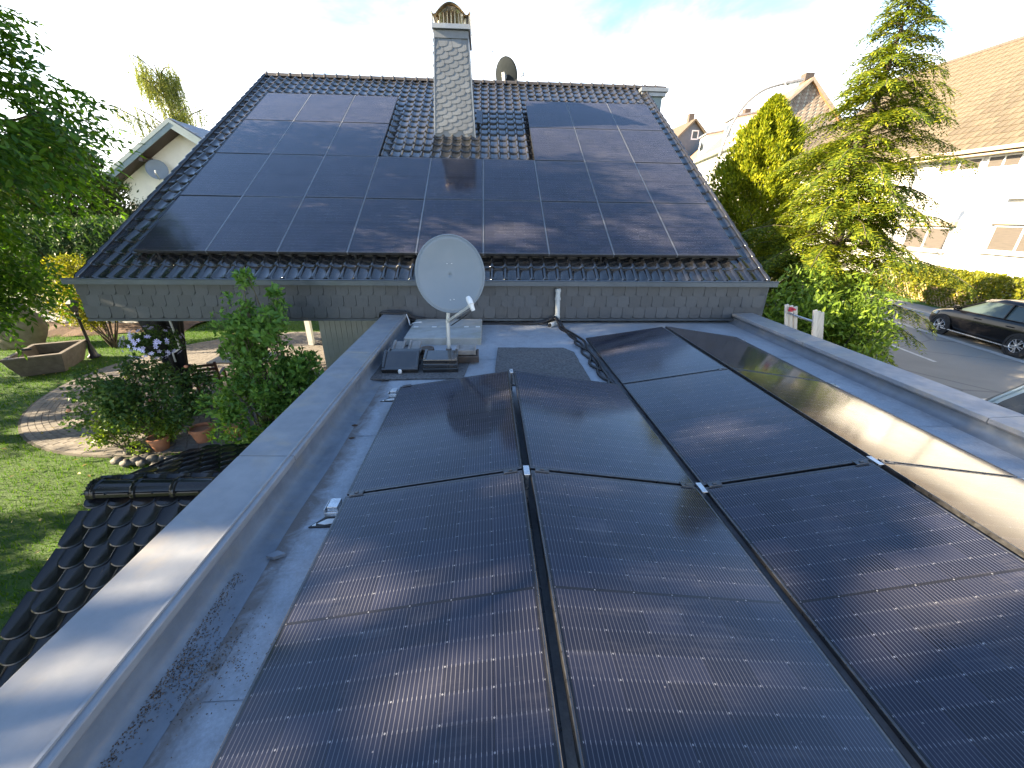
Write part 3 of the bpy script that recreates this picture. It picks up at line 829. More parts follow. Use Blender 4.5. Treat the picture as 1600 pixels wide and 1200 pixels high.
for xa_, xb_ in ((CH_X0 - .006, CH_X0 + .096), (CH_X1 + .008, CH_X1 - .106)):
    b = MB(); b.bar((xa_, CH_Y0 - .010, 3.36), (xb_, CH_Y0 + .010, 5.33), .022, .034, (0, 1, 0)); b.build('corner_trim', MAT['zinc'], chim)
b = MB(); b.box(CH_X0 + .09, CH_X1 - .10, CH_Y0 - .012, CH_Y0 + .014, 5.33, 5.478); b.build('head_board', MAT['slate_light'], chim, bevel=.004)
b = MB(); b.box(CH_X0 + .06, CH_X1 - .06, CH_Y0 - .08, CH_Y1 + .02, 5.482, 5.575); b.build('crown_frame', MAT['zinc'], chim, bevel=.006)
for sx in (CH_X0 + .07, CH_X1 - .09):
    for sy in (CH_Y0 - .06, CH_Y1 - .02):
        b = MB(); b.box(sx, sx + .02, sy, sy + .02, 5.577, 5.76); b.build('cowl_strut', MAT['cowl'], chim)
q = MB()
rows = []
for yy in np.linspace(CH_Y0 - .12, CH_Y1 + .1, 8):
    r_ = []
    for t in np.linspace(-1, 1, 25):
        xx = (CH_X0 + CH_X1) / 2 + t * .445
        zc = 5.70 + .235 * math.cos(min(1, abs(t) / .80) * math.pi / 2) ** .9 + (.10 * (max(0, abs(t) - .74) / .26) ** 1.6)
        r_.append((xx, yy, zc))
    rows.append(r_)
q.sheet(rows)
o = q.build('cowl', MAT['cowl'], chim, smooth='all', fixn=False)
sm = o.modifiers.new('solid', 'SOLIDIFY'); sm.thickness = .008
# inner flue cone under the cowl, seen as ribbed bronze
q = MB()
for k in range(7):
    xx = (CH_X0 + CH_X1) / 2 - .27 + k * .09
    q.tube([(xx, CH_Y0 + .15, 5.576), (xx, CH_Y0 + .15, 5.70 + .17 * math.cos((k - 3) / 4.4 * math.pi / 2))], .036, 10)
q.build('flue_screen', MAT['cowl'], chim, smooth='soft')
b = MB(); b.hexa([RP(-.25, 5.6, -.14), RP(-.08, 5.6, -.14), RP(-.08, 6.4, -.14), RP(-.25, 6.4, -.14), RP(-.25, 5.6, -.06), RP(-.1, 5.6, -.10), RP(-.1, 6.4, -.10), RP(-.25, 6.4, -.06)]); b.build('flashing', MAT['frame'], chim)

# ================================================================== GARAGE with the flat roof
gar = thing('flat_roofed_garage', 'low garage with grey membrane flat roof and sheet metal parapets', 'garage', (1.45, 2.0, ZG))
GX0, GX1, GY0, GY1 = -1.36, 4.36, -2.6, 7.55
b = MB()
b.box(-1.66, -1.42, GY0 - .3, 7.55, ZG, 0.048)
b.box(4.42, 4.60, GY0 - .3, 7.55, ZG, 0.034)
b.box(-1.415, 4.415, GY0 - .3, GY0 - .01, ZG, 0.04)
b.build('wall', MAT['render_white'], gar)
b = MB()
b.sheet([[(x, y, -0.1) for x in np.linspace(GX0, GX1, 12)] for y in np.linspace(GY0, GY1, 24)])
deck = b.build('roof_membrane', MAT['membrane'], gar, fixn=False)
k = 0
for (y0, y1) in ((GY0, 1.05), (1.0, 3.05), (3.0, 4.95), (4.9, GY1)):
    b = MB(); z = -0.0955 + k * 0.0035
    x0 = -1.12
    b.sheet([[(x, y, z + .0015 * math.sin(x * 7 + y * 3)) for x in np.linspace(x0, 4.3, 22)] for y in np.linspace(y0, y1, 12)])
    b.build('membrane_sheet', MAT['membrane'], deck, fixn=False)
    k += 1
def upstand(xf, sgn, ztop, name):
    rows = []
    for y in np.linspace(GY0, 7.2, 60):
        wv = .004 * math.sin(y * 2.3) + .003 * math.sin(y * 5.1 + 1)
        prof = [(0.012, ztop), (0.006 + wv, ztop * .5 - .02), (0.008 + wv, -0.03), (0.02 + wv, -0.055), (.042 + wv * 1.5, -.075), (.075, -.0885), (.125, -.0945), (.17 + wv * 2, -.0985)]
        rows.append([(xf + sgn * px, y, pz + .006 * 0) for px, pz in prof])
    q = MB(); q.sheet(rows)
    return q.build(name, MAT['upstand'], gar, smooth='all')
upstand(-1.368, 1, 0.075, 'upstand')
upstand(4.368, -1, 0.06, 'upstand')
def cap_run(prof, ys, name):
    for a, c in zip(ys[:-1], ys[1:]):
        q = MB(); q.prism(prof, 'y', a + .003, c - .003)
        q.build(name, MAT['cap'], gar, bevel=.006)
cap_run([(-1.705, .03), (-1.705, .126), (-1.335, .114), (-1.335, .072), (-1.352, .072), (-1.352, .05), (-1.66, .05)], [GY0 - .3, -2.0, .2, 2.4, 4.6, 6.71], 'parapet_cap')
cap_run([(4.30, .06), (4.30, .100), (4.66, .112), (4.66, .02), (4.61, .02), (4.61, .036), (4.32, .036)], [GY0 - .3, -1.6, .6, 2.8, 5.0, 6.71], 'parapet_cap')
# raised folded seam along the inner edge of the left cap
b = MB(); b.bar((-1.372, GY0, .1195), (-1.372, 6.70, .1195), .012, .012); b.build('cap_seam', MAT['cap'], gar)

# ================================================================== SOLAR PANELS
fr = MB()
t_, hh = .011, .032
fr.box(0, PW, 0, t_, -hh, 0.0015); fr.box(0, PW, PL - t_, PL, -hh, 0.0015)
fr.box(0, t_, t_ + .0002, PL - t_ - .0002, -hh, 0.0015); fr.box(PW - t_, PW, t_ + .0002, PL - t_ - .0002, -hh, 0.0015)
frame_me = fr.mesh('frame', MAT['frame'])
gl = MB(); gl.box(t_, PW - t_, t_, PL - t_, -.008, -.0008)
glass_me = gl.mesh('glass', MAT['pv'])
ORD = ['first', 'second', 'third', 'fourth', 'fifth', 'sixth', 'seventh', 'eighth', 'ninth']
def panel(label, group, loc, rot):
    o = thing('solar_panel', label, 'solar panel', loc, group, local=True, rot=rot)
    f_ = link('frame', frame_me, o)
    bv = f_.modifiers.new('bevel', 'BEVEL'); bv.width = .0025; bv.segments = 1
    link('glass', glass_me, o)
    return o
XRG, ZRG, ZVL, YJ, GXP = 0.2334, 0.1695, 0.0, 2.099, 0.0523
TLT = math.asin((ZRG - ZVL) / PW)
PWX = PW * math.cos(TLT)
rows_y = {0: YJ + .04 + PL, 1: YJ + .02, 2: YJ - PL}
xa = XRG - GXP / 2 - PWX
xb = XRG + GXP / 2
xc = xb + PWX + GXP
xd = xc + PWX + GXP
GRP = 'large solar panels tilted in pairs on the flat roof'
desc = {('A', 1): 'large black solar panel by the left parapet reflecting the satellite dish',
        ('A', 2): 'nearest large black solar panel by the left parapet with sunlit silver lines',
        ('B', 1): 'large black solar panel right of the dish reflection, beside the granulate mat',
        ('B', 2): 'large black solar panel in the bottom middle, second from the left parapet',
        ('C', 0): 'farthest large solar panel tilted left, beside the twisted black conduits',
        ('C', 1): 'large solar panel tilted left, middle of its column of three',
        ('C', 2): 'large solar panel tilted left in the bottom right corner',
        ('D', 0): 'farthest solar panel tilted right, dark with slate reflections near the right parapet',
        ('D', 1): 'solar panel tilted right, mirroring trees and golden light, middle of its column',
        ('D', 2): 'solar panel tilted right at the right edge, all golden reflection'}
for (c_, r_), lb in desc.items():
    y0 = rows_y[r_]
    e1, e2 = random.uniform(-.002, .002), random.uniform(-.002, .002)
    if c_ == 'A': panel(lb, GRP, (xa, y0, ZVL), (e1, -TLT + e2, 0))
    if c_ == 'B': panel(lb, GRP, (xb, y0, ZRG), (e1, TLT + e2, 0))
    if c_ == 'C': panel(lb, GRP, (xc, y0, ZVL), (e1, -TLT + e2, 0))
    if c_ == 'D': panel(lb, GRP, (xd, y0, ZRG), (e1, TLT + e2, 0))
GR2 = 'solar panels on the tiled house roof'
rown = ['bottom', 'second', 'third', 'top']
for j in range(4):
    for i in range(9):
        if j > 1 and 3 <= i < 6: continue
        if j < 2:
            lb = 'black solar panel in the %s row on the tiled roof, %s from the left' % (rown[j], ORD[i])
        else:
            side = 'left of the chimney' if i < 3 else 'right of the chimney'
            kk = i if i < 3 else i - 6
            lb = '%s-row solar panel %s, %s of three from the left' % (rown[j], side, ORD[kk])
        panel(lb, GR2, RP(PX0 + i * PST + .0, j * PSR, random.uniform(-.002, .002)), (PH + random.uniform(-.003, .003), random.uniform(-.003, .003), 0))
# rails under the roof panels
for j, s in enumerate((.02, .35, 1.40, 2.10, 3.1)):
    pass
rl_ = thing('panel_rail', 'black mounting rail along the lower edge of the roof panels', 'rail', RP(0, 0, -.1), local=False)
b = MB(); b.hexa([RP(PX0, .05, -.085), RP(PX0 + 9 * PST, .05, -.085), RP(PX0 + 9 * PST, .09, -.085), RP(PX0, .09, -.085), RP(PX0, .05, -.036), RP(PX0 + 9 * PST, .05, -.036), RP(PX0 + 9 * PST, .09, -.036), RP(PX0, .09, -.036)])
b.build('rail', MAT['frame'], rl_)
for i in range(10):
    q = MB(); x = PX0 + .3 + i * 1.08
    q.hexa([RP(x, .04, -.14), RP(x + .03, .04, -.14), RP(x + .03, .10, -.14), RP(x, .10, -.14), RP(x, .04, -.086), RP(x + .03, .04, -.086), RP(x + .03, .10, -.086), RP(x, .10, -.086)])
    q.build('roof_hook', MAT['frame'], rl_)
q = MB()
rail_me = None
def col_rail(x, s0, s1):
    q = MB(); q.hexa([RP(x + .003, s0, -.05), RP(x + .0187, s0, -.05), RP(x + .0187, s1, -.05), RP(x + .003, s1, -.05), RP(x + .003, s0, -.001), RP(x + .0187, s0, -.001), RP(x + .0187, s1, -.001), RP(x + .003, s1, -.001)])
    q.build('upright_rail', MAT['alu_dull'], rl_)
for i in range(1, 9):
    col_rail(PX0 + i * PST - .0217, .0, (2 if 3 <= i <= 6 else 4) * PSR - .02)
# mounting system on the flat roof
def rail_line(x, z, ys, lb, ztop, clamps, white=True):
    o = thing('mounting_rail', lb, 'rail', (x, ys[0], -.09), 'mounting rails between the flat roof panels')
    q = MB(); q.box(x - .018, x + .018, ys[0], ys[1], -.088, -.05); q.build('rail', MAT['frame'], o)
    for yc in clamps:
        q = MB(); q.box(x - .012, x + .012, yc - .035, yc + .055, -.049, ztop + .006); q.box(x - .019, x + .019, yc - .04, yc + .06, ztop + .0065, ztop + .011)
        q.build('clamp', MAT['alu'], o, bevel=.002)
    return o
yf0 = rows_y[0] + PL
yf1 = rows_y[1] + PL
rail_line(XRG, ZRG, (.3, yf1 + .03), 'black rail in the gap along the left panel ridge with silver clamps', ZRG - .004, [YJ - .02, yf1 - .03])
rail_line(xc - GXP / 2, ZVL, (.3, yf1 + .1), 'black rail in the valley gap between the left and right panel pairs', ZVL - .004, [YJ - .02])
rail_line(xd - GXP / 2, ZRG, (.3, yf0 + .03), 'black rail in the gap along the right panel ridge', ZRG - .004, [YJ - .0])
def mid_clamps(x, z, rot, ys, gname):
    for yc in ys:
        q = MB(); q.box(-.045, .045, -.022, .022, .002, .0075); q.box(-.012, .012, -.008, .008, .0078, .013)
        o = q.build('panel_clamp', MAT['frame'], None, bevel=.002)
        o.location = (x, yc, z); o.rotation_euler = (0, rot, 0)
        tag(o, gname, 'clamp', 'small black clamps over the panel joints')
mid_clamps(XRG - .10, ZRG - .013, -TLT, [YJ + .01], 'small black clamp on the near joint just left of the left ridge')
mid_clamps(XRG + .10, ZRG - .013, TLT, [YJ + .01], 'small black clamp on the near joint just right of the left ridge')
mid_clamps(xa + .07, .012, -TLT, [YJ + .01], 'small black clamp on the near joint beside the left parapet foot')
mid_clamps(xc - .12, .010, TLT, [YJ + .01], 'small black clamp on the near joint just left of the valley gap')
mid_clamps(xc + .07, .012, -TLT, [YJ + .01], 'small black clamp on the near joint just right of the valley gap')
mid_clamps(xd - .12, ZRG - .010, -TLT, [YJ + .01], 'small black clamp on the near joint just left of the right ridge')
mid_clamps(xd + .06, ZRG - .010, TLT, [YJ + .01], 'small black clamp on the near joint just right of the right ridge')
mid_clamps(xa + .07, .012, -TLT, [yf1 - .01], 'small black clamp at the far left corner of the left panels')
mid_clamps(xd - .10, ZRG - .010, -TLT, [rows_y[0] - .01], 'small black clamp on the far joint of the right panels')

def foot(x, y, lb, s=1.0):
    o = thing('panel_support', lb, 'bracket', (x, y, -.095), 'aluminium feet along the panel edges', local=True)
    q = MB(); q.prism([(-.09 * s, -.075), (.10, -.075), (.10, .10), (.055, .10)] if s > 0 else [(.09, -.075), (-.10, -.075), (-.10, .10), (-.055, .10)], 'z', .002, .012); q.build('base_plate', MAT['rubber'], o)
    q = MB(); q.box(-.02, .075, .00, .10, .013, .05); q.box(-.005, .06, .015, .10, .0505, .082); q.box(-.02, -.012, .0, .10, .0505, .074); q.build('bracket', MAT['alu'], o, bevel=.003)
    q = MB(); q.prism([(-.045, -.05), (.0, -.06), (.05, -.05), (.055, -.01), (.0, -.012)], 'z', .0125, .016); q.build('pad', MAT['pad'], o)
    q = MB(); q.prism([(-.072, -.068), (-.05, -.068), (-.055, -.045)], 'z', .0125, .016); q.build('pad', MAT['pad'], o)
    return o
foot(xa - .085, 2.00, 'aluminium mounting foot on a black plate at the left panel edge, nearer one')
foot(xa - .085, 3.74, 'aluminium mounting foot on a black plate at the left panel edge, farther one')
xde = xd + PWX
for y_, lb in ((YJ + .01, 'pale foot at the right panel edge, nearest of three'), (YJ + .03 + PL, 'pale foot at the right panel edge, middle of three'), (yf0 - .03, 'pale foot at the right panel edge, farthest of three')):
    o = thing('panel_support', lb, 'bracket', (xde + .07, y_, -.095), 'aluminium feet along the panel edges', local=True)
    q = MB(); q.box(-.06, .07, -.05, .05, .002, .010); q.build('base_plate', MAT['rubber'], o)
    q = MB(); q.box(-.05, .05, -.035, .035, .0105, .05); q.box(-.06, .06, -.045, .045, .0505, .058); q.build('bracket', MAT['alu'], o, bevel=.003)

# ================================================================== THINGS ON THE FLAT ROOF
def sat_dish(name, label, foot_, centre, nrm, rx, rz, m, pole=True, arm=True, back=False, lnb=None, arm_root=None):
    o = thing(name, label, 'satellite dish', foot_, local=False)
    c = Vector(centre); nv = Vector(nrm).normalized()
    sx = Vector((0, 0, 1)).cross(nv).normalized() * -1
    sy = nv.cross(sx).normalized()
    if sy.z < 0: sy = -sy; 
    rows = []
    for k in range(11):
        r = max(.004, k / 10)
        rows.append([c + sx * math.cos(a) * rx * r + sy * math.sin(a) * rz * r + nv * (.075 * r * r - .03) for a in np.linspace(0, 2 * math.pi, 41)])
    q = MB(); q.sheet(rows)
    d = q.build('dish', m, o, smooth='all')
    sm = d.modifiers.new('solid', 'SOLIDIFY'); sm.thickness = .006; sm.offset = 0
    q = MB(); q.tube([c + sx * math.cos(a) * rx * 1.004 + sy * math.sin(a) * rz * 1.004 + nv * .042 for a in np.linspace(0, 2 * math.pi, 49)], .0105, 8, cap=False)
    q.build('rim', m, o, smooth='all')
    if pole:
        top = c - nv * .13 - sy * .05
        q = MB(); q.tube([foot_, (foot_[0], foot_[1] + .02, foot_[2] + .45), (top.x, top.y, top.z)], .024, 14); q.build('pole', MAT['galv'], o, smooth='soft')
        q = MB(); q.bar(top + sy * .12, top - sy * .14, .10, .07, nv); q.bar(top - sy * .02, c - nv * .06, .12, .10); q.build('bracket', MAT['galv'], o, bevel=.004)
        for (a_, b_) in ((-.075, .145), (.075, .145), (-.06, -.27), (.06, -.275)):
            p = c + sx * a_ * .36 + sy * (b_ - .02) + nv * (.075 * ((a_ * .36 / rx) ** 2 + (b_ / rz) ** 2) - .022)
            q = MB(); q.lathe([(0, .006), (.006, .005), (.008, 0)], p, 8, 'z'); q.build('bolt', MAT['pad'], o)
    if arm:
        root = Vector(arm_root) if arm_root else c - sy * rz * .98
        tip = Vector(lnb) if lnb else c + nv * .42 - sy * rz * .55
        q = MB(); q.bar(root - nv * .05, tip, .05, .034); a = q.build('arm', MAT['pvc'], o, bevel=.004)
        dirv = (c - tip).normalized()
        q = MB(); q.tube([tip + dirv * -.02 + Vector((0, 0, .03)), tip + dirv * .035 + Vector((0, 0, .045)), tip + dirv * .07 + Vector((0, 0, .055))], [.03, .034, .026], 14)
        q.tube([tip + Vector((.0, 0, .035)), tip + Vector((.03, -.02, -.045))], [.03, .022], 12)
        q.build('receiver_head', MAT['pad'], a, smooth='soft')
        q = MB(); q.tube([tip + Vector((.02, 0, -.03)), tip + Vector((-.04, .0, -.09)), (tip + root) / 2 + Vector((.02, 0, -.055)), root + Vector((.02, -.02, -.05))], .006, 6); q.build('antenna_lead', MAT['rubber'], a, smooth='soft')
    return o
sat_dish('satellite_dish', 'large grey satellite dish on a pole standing on the flat roof', (-.505, 4.90, -.06), (-.44, 4.86, .992), (.20, -.94, .24), .398, .438, MAT['dish'], lnb=(-.19, 4.38, .72), arm_root=(-.475, 4.83, .44))
# weighted foot of the dish pole
o = thing('pole_base', 'rusty brown cast foot holding the satellite dish pole on the mat', 'base', (-.505, 4.90, -.09))
q = MB(); q.lathe([(.0, .11), (.035, .11), (.045, .06), (.065, .03), (.10, .0), (.10, -.035)], (-.505, 4.90, -.045), 14); q.build('socket', MAT['clay'], o, smooth='soft')
for k, (dx, dy) in enumerate(((.11, .05), (-.09, .08), (.05, -.10))):
    q = MB(); q.bar((-.505, 4.90, -.03), (-.505 + dx * 1.6, 4.90 + dy * 1.6, -.075), .04, .03); q.build('leg', MAT['clay'], o, bevel=.005)

# concrete slabs
for y0, y1, lb in ((5.53, 6.12, 'front concrete ballast slab behind the satellite dish pole'), (6.13, 6.66, 'rear concrete ballast slab nearest the slate fascia')):
    q = MB(); q.box(-1.20, -.10, y0, y1, -.095, .02)
    o = q.build('concrete_slab', MAT['concrete'], None, bevel=.012, origin=(-.65, (y0 + y1) / 2, -.095))
    tag(o, lb, 'slab', 'concrete slabs under the dish')
for k, x in enumerate((-1.12, -.84, -.34, -.16)):
    q = MB(); q.box(x - .035, x + .035, 6.10, 6.15, .021, .026)
    o = q.build('joint_strip', MAT['pad'], None, origin=(x, 6.125, .021))
    tag(o, 'small pale strip over the slab joint, %s from the left' % ORD[k], 'strip', 'strips on the slab joint')

def rough_mat(name, pts, lb, z=-.082):
    n = len(pts)
    q = MB()
    P = []
    for i in range(n):
        a, c = Vector(pts[i]), Vector(pts[(i + 1) % n])
        for t in np.linspace(0, 1, 9)[:-1]:
            p = a.lerp(c, t)
            P.append((p.x + random.uniform(-.006, .006), p.y + random.uniform(-.006, .006)))
    q.prism(P, 'z', z, z + .012)
    o = q.build(name, MAT['mat'], None, origin=(pts[0][0], pts[0][1], z))
    tag(o, lb, 'mat')
rough_mat('protection_mat', [(-1.33, 4.22), (-.30, 4.24), (-.21, 5.05), (-.27, 5.22), (-.95, 5.25), (-1.33, 5.2)], 'dark granulate mat under the loose roof tiles')
rough_mat('protection_mat', [(.06, 4.02), (1.16, 4.02), (1.17, 5.15), (1.06, 5.33), (.13, 5.36)], 'dark granulate mat lying bare right of the dish')

# loose roof tiles by the dish
def slab_tile(sx, sy, sz, m, lip=.02):
    q = MB()
    q.box(0, sx, 0, sy, 0, sz)
    q.box(.0, sx, -.012, .018, -.004, sz + lip * .6)
    q.box(0, .03, .0185, sy, sz + .0005, sz + lip)
    q.box(sx - .03, sx, .0185, sy, sz + .0005, sz + lip * .7)
    return q
def loose(x, y, z, sx, sy, sz, m, rx, rz, lb, grp='loose roof tiles on the mat'):
    q = slab_tile(sx, sy, sz, m)
    o = q.build('loose_roof_tile', m, None, bevel=.006)
    o.location = (x, y, z); o.rotation_euler = (rx, 0, rz)
    tag(o, lb, 'roof tile', grp)
    return o
MT = -.068
loose(-1.245, 4.42, MT, .42, .30, .05, MAT['tile'], R(28), .01, 'shiny black roof tile leaning at the front left of the loose stack')
loose(-1.27, 4.70, MT + .07, .42, .26, .03, MAT['tile'], R(4), -.01, 'dull black roof tile lying flat behind the front left tile')
loose(-1.24, 4.70, MT, .40, .30, .055, MAT['tile'], 0, 0, 'black roof tile under the flat tile at left')
loose(-.77, 4.42, MT, .41, .27, .035, MAT['tile'], 0, .01, 'lowest black tile of the right stack before the dish pole')
loose(-.765, 4.44, MT + .05, .40, .27, .035, MAT['tile'], 0, -.01, 'middle black tile of the right stack before the dish pole')
loose(-.77, 4.47, MT + .10, .40, .26, .03, MAT['tile'], R(9), .01, 'topmost shiny tile of the right stack before the dish pole')
loose(-1.27, 5.04, MT + .03, .155, .26, .03, MAT['clay_grey'], R(13), 0, 'pale grey tile half, left of the pair by the parapet')
loose(-1.06, 5.03, MT + .03, .155, .26, .03, MAT['clay_grey'], R(13), 0, 'pale grey tile half, right of the pair by the parapet')
loose(-.42, 4.72, MT + .01, .30, .22, .07, MAT['clay'], R(6), .02, 'brown weathered clay tile beside the dish pole foot')
loose(-.40, 4.76, MT + .10, .24, .18, .05, MAT['clay_grey'], R(8), .0, 'grey mossy tile on top of the brown clay tile')
q = MB(); q.lathe([(0.0, .02), (.07, .018), (.085, .03), (.092, .03), (.095, .0), (.085, -.035), (.11, -.055), (.11, -.07)], (-.80, 5.02, MT + .075), 20)
tag(q.build('vent_collar', MAT['clay'], None, smooth='soft', origin=(-.80, 5.02, MT)), 'round brown clay vent collar between the pale tiles and the pole', 'vent')
q = MB(); q.lathe([(0, .03), (.018, .024), (.024, 0), (.018, -.02), (0, -.025)], (-1.03, 4.385, -.045), 10)
tag(q.build('pebble', MAT['pad'], None, smooth='soft', origin=(-1.03, 4.385, -.07)), 'small white pebble in front of the shiny black tile', 'pebble')

# downpipe
o = thing('downpipe', 'grey plastic downpipe in front of the slate fascia', 'pipe', (1.19, 6.62, -.09))
q = MB(); q.tube([(1.17, 6.655, .53), (1.17, 6.655, .43), (1.185, 6.655, .02), (1.185, 6.65, -.0)], .040, 16); q.build('pipe', MAT['pvc'], o, smooth='soft')
q = MB(); q.tube([(1.185, 6.65, .01), (1.183, 6.63, -.025), (1.165, 6.60, -.04), (1.12, 6.56, -.043), (1.03, 6.47, -.045)], .041, 16, cap=False); sm = q.build('elbow', MAT['pvc'], o, smooth='all'); md = sm.modifiers.new('solid', 'SOLIDIFY'); md.thickness = .005
for z in (.50, .36, .06):
    q = MB(); q.lathe([(.041, -.02), (.049, -.018), (.049, .018), (.041, .02)], (1.172 + (0.36 - z) * .02, 6.655, z), 18); q.build('collar', MAT['pvc'], o, smooth='soft')
q = MB(); q.lathe([(.0, .0), (.036, .0), (.036, .002)], (1.03, 6.47, -.045), 16, 'y'); q.build('pipe_mouth', MAT['rubber'], o)

# cables
def smooth_path(pts, n=10):
    P = [Vector(p) for p in pts]
    out = []
    for i in range(len(P) - 1):
        p0, p1, p2, p3 = P[max(i - 1, 0)], P[i], P[i + 1], P[min(i + 2, len(P) - 1)]
        for t in np.linspace(0, 1, n, endpoint=False):
            out.append(0.5 * ((2 * p1) + (p2 - p0) * t + (2 * p0 - 5 * p1 + 4 * p2 - p3) * t * t + (3 * p1 - p0 - 3 * p2 + p3) * t ** 3))
    out.append(P[-1])
    return out
def cable(lb, pts, r=.017, wob=0, m='hose', corr=True, n=12, name='conduit'):
    pp = smooth_path(pts, n)
    if wob:
        pp = [p + Vector((math.sin(i * .30 + wob) * .022, 0, abs(math.cos(i * .30 + wob)) * .016)) if i > 3 else p for i, p in enumerate(pp)]
    q = MB(); rs = [r * (1 + (.10 if corr and i % 2 else 0)) for i in range(len(pp))]
    q.tube(pp, rs, 8)
    o = q.build(name, MAT[m], None, smooth='all', origin=tuple(pts[0]))
    tag(o, lb, 'cable', 'cables along the slate fascia')
base = [(-1.80, 6.62, .02), (-1.74, 6.58, .145), (-1.55, 6.56, .155), (-1.36, 6.60, .14), (-1.22, 6.66, .05), (-.7, 6.69, -.02), (.1, 6.70, -.075), (.55, 6.66, -.075), (.95, 6.66, -.02), (1.14, 6.60, .06), (1.25, 6.38, -.06), (1.27, 5.9, -.075)]
cable('thick black conduit from the left parapet along the fascia to the downpipe and panels', base + [(1.36, 5.5, -.075), (1.28, 5.1, -.075), (1.37, 4.7, -.07), (1.30, 4.3, -.07), (1.39, 4.0, -.06), (1.395, 3.7, -.06)])
cable('second black conduit lying below the first and twisted round it by the right panels', [(p[0] - .01, p[1] - .035, p[2] - (.012 if p[2] > -.05 else 0)) for p in base[1:-2]] + [(1.20, 6.3, -.075), (1.33, 5.85, -.07), (1.26, 5.45, -.05), (1.38, 5.05, -.05), (1.28, 4.65, -.07), (1.39, 4.3, -.05), (1.33, 3.95, -.07), (1.40, 3.7, -.07)])
cable('third black conduit ending at the farthest left-tilted panel', [(1.22, 6.45, -.07), (1.36, 6.0, -.075), (1.42, 5.6, -.06), (1.36, 5.2, -.03), (1.385, 4.75, -.04), (1.36, 4.35, -.03), (1.40, 4.05, -.07)])
cable('thin white cable dropping from the parapet to the slabs', [(-1.34, 6.55, .12), (-1.30, 6.50, .04), (-1.27, 6.44, -.03), (-1.20, 6.40, .012), (-1.08, 6.42, .022)], .010, 0, 'pad', False, name='white_cable')
# small debris
for k, (x, y, lb) in enumerate(((-1.20, 3.20, 'dark dry leaf on the membrane by the left parapet, upper one'), (-1.16, 2.98, 'dark dry leaf on the membrane by the left parapet, lower one'), (-1.18, 1.72, 'grey membrane flap lifting at the foot of the left parapet'))):
    q = MB(); s_ = .022 if k < 2 else .045
    q.prism([(x - s_, y - s_ * .3), (x, y - s_ * .6), (x + s_ * 1.2, y), (x, y + s_ * .5)], 'z', -.096 if k < 2 else -.095, -.088 if k < 2 else -.075)
    tag(q.build('dry_leaf' if k < 2 else 'membrane_flap', MAT['soil'] if k < 2 else MAT['upstand'], None, origin=(x, y, -.096)), lb, 'debris')

n = 1800
dy = np.concatenate([rng.normal(1.15, .10, n // 2), rng.uniform(.45, 1.6, n // 2)])
dx = np.concatenate([-1.33 + np.abs(rng.normal(0, .13, n // 2)) * (1 + .5 * rng.random(n // 2)), -1.325 + np.abs(rng.normal(0, .025, n // 2))])
dz = np.interp(dx + 1.368, [0, .042, .075, .125, .17, .25, .251, 2], [-.07, -.073, -.087, -.093, -.097, -.098, -.085, -.085]) + .001
P = np.stack([dx, dy, dz], 1)
o = leaves('dirt', P, rand_dirs(n) * np.array([1, 1, .25]), np.array([0, 0, 1.]) + rng.normal(size=(n, 3)) * .5, .0075 * rng.uniform(.4, 1.6, n), .005, LEAF['crumb'], None, 'stuff')
tag(o, 'brown crumbs of moss and dirt washed up at the foot of the left parapet', 'dirt')

# ladder against the right parapet
o = thing('wooden_ladder', 'folded wooden ladder with metal rungs leaning on the right parapet', 'ladder', (5.3, 5.75, ZR))
for k in range(3):
    dx = .07 * k
    for yy, hh_ in ((5.46 + .012 * k, .44 - .02 * k), (6.04 - .012 * k, .40 - .015 * k)):
        q = MB(); q.bar((5.42 + dx, yy, ZR), (4.73 + dx * .95, yy, hh_), .032, .058, (1, 0, 0)); q.build('stile', MAT['ladder'], o, bevel=.006)
    for r_ in range(9):
        t = 1 - r_ * .105 - .06 - k * .01
        p = Vector((5.42 + dx, 0, ZR)).lerp(Vector((4.73 + dx * .95, 0, .42)), t)
        q = MB(); q.tube([(p.x, 5.475, p.z), (p.x, 6.03, p.z)], .014, 10); q.build('rung', MAT['alu'], o, smooth='soft')
q = MB(); q.box(4.75, 4.80, 5.955, 6.005, .30, .37); q.box(4.765, 4.80, 5.90, 5.95, .33, .36); q.build('red_catch', MAT['red'], o, bevel=.008)

# ================================================================== SHED with beaver-tail tiles
shed = thing('garden_shed', 'low garden shed with round-ended shiny black tiles beside the left parapet', 'shed', (-2.8, 3.5, ZG))
SHX0, SHX1, SHY, SHZ = -3.92, -1.72, 3.50, -0.93
shp = R(28.5)
q = MB(); q.prism([(2.45, ZG), (2.45, -1.58), (SHY, -1.02), (4.75, -1.38), (4.75, ZG)], 'x', SHX0 + .14, SHX1); q.build('wall', MAT['redwood'], shed)
BW, BL, BE = .22, .36, .176
def biber(name, m):
    arc = [(math.cos(a) * BW * .49, -math.sin(a) * BW * .36) for a in np.linspace(0, math.pi, 13)]
    out = [(BW * .49, BL - .08)] + arc + [(-BW * .49, BL - .08)]
    n = len(out)
    cx, cy = 0, .1
    def ring(k, z, dz=0):
        return [(x * k, cy + (y - cy) * (k if y < .1 else 1), z + (.006 if y < -.03 else 0)) for x, y in out]
    q = MB()
    vs = ring(1, 0) + ring(1, .010) + ring(.95, .016) + ring(.88, .0125)
    fs = []
    for r_ in range(3):
        for i in range(n - 1):
            fs.append((r_ * n + i, r_ * n + i + 1, (r_ + 1) * n + i + 1, (r_ + 1) * n + i))
    fs.append(tuple(range(3 * n, 4 * n)))
    q.add(vs, fs)
    return q.mesh(name, m, 'soft')
bme_ = biber('roof_tile', MAT['tile_shiny'])
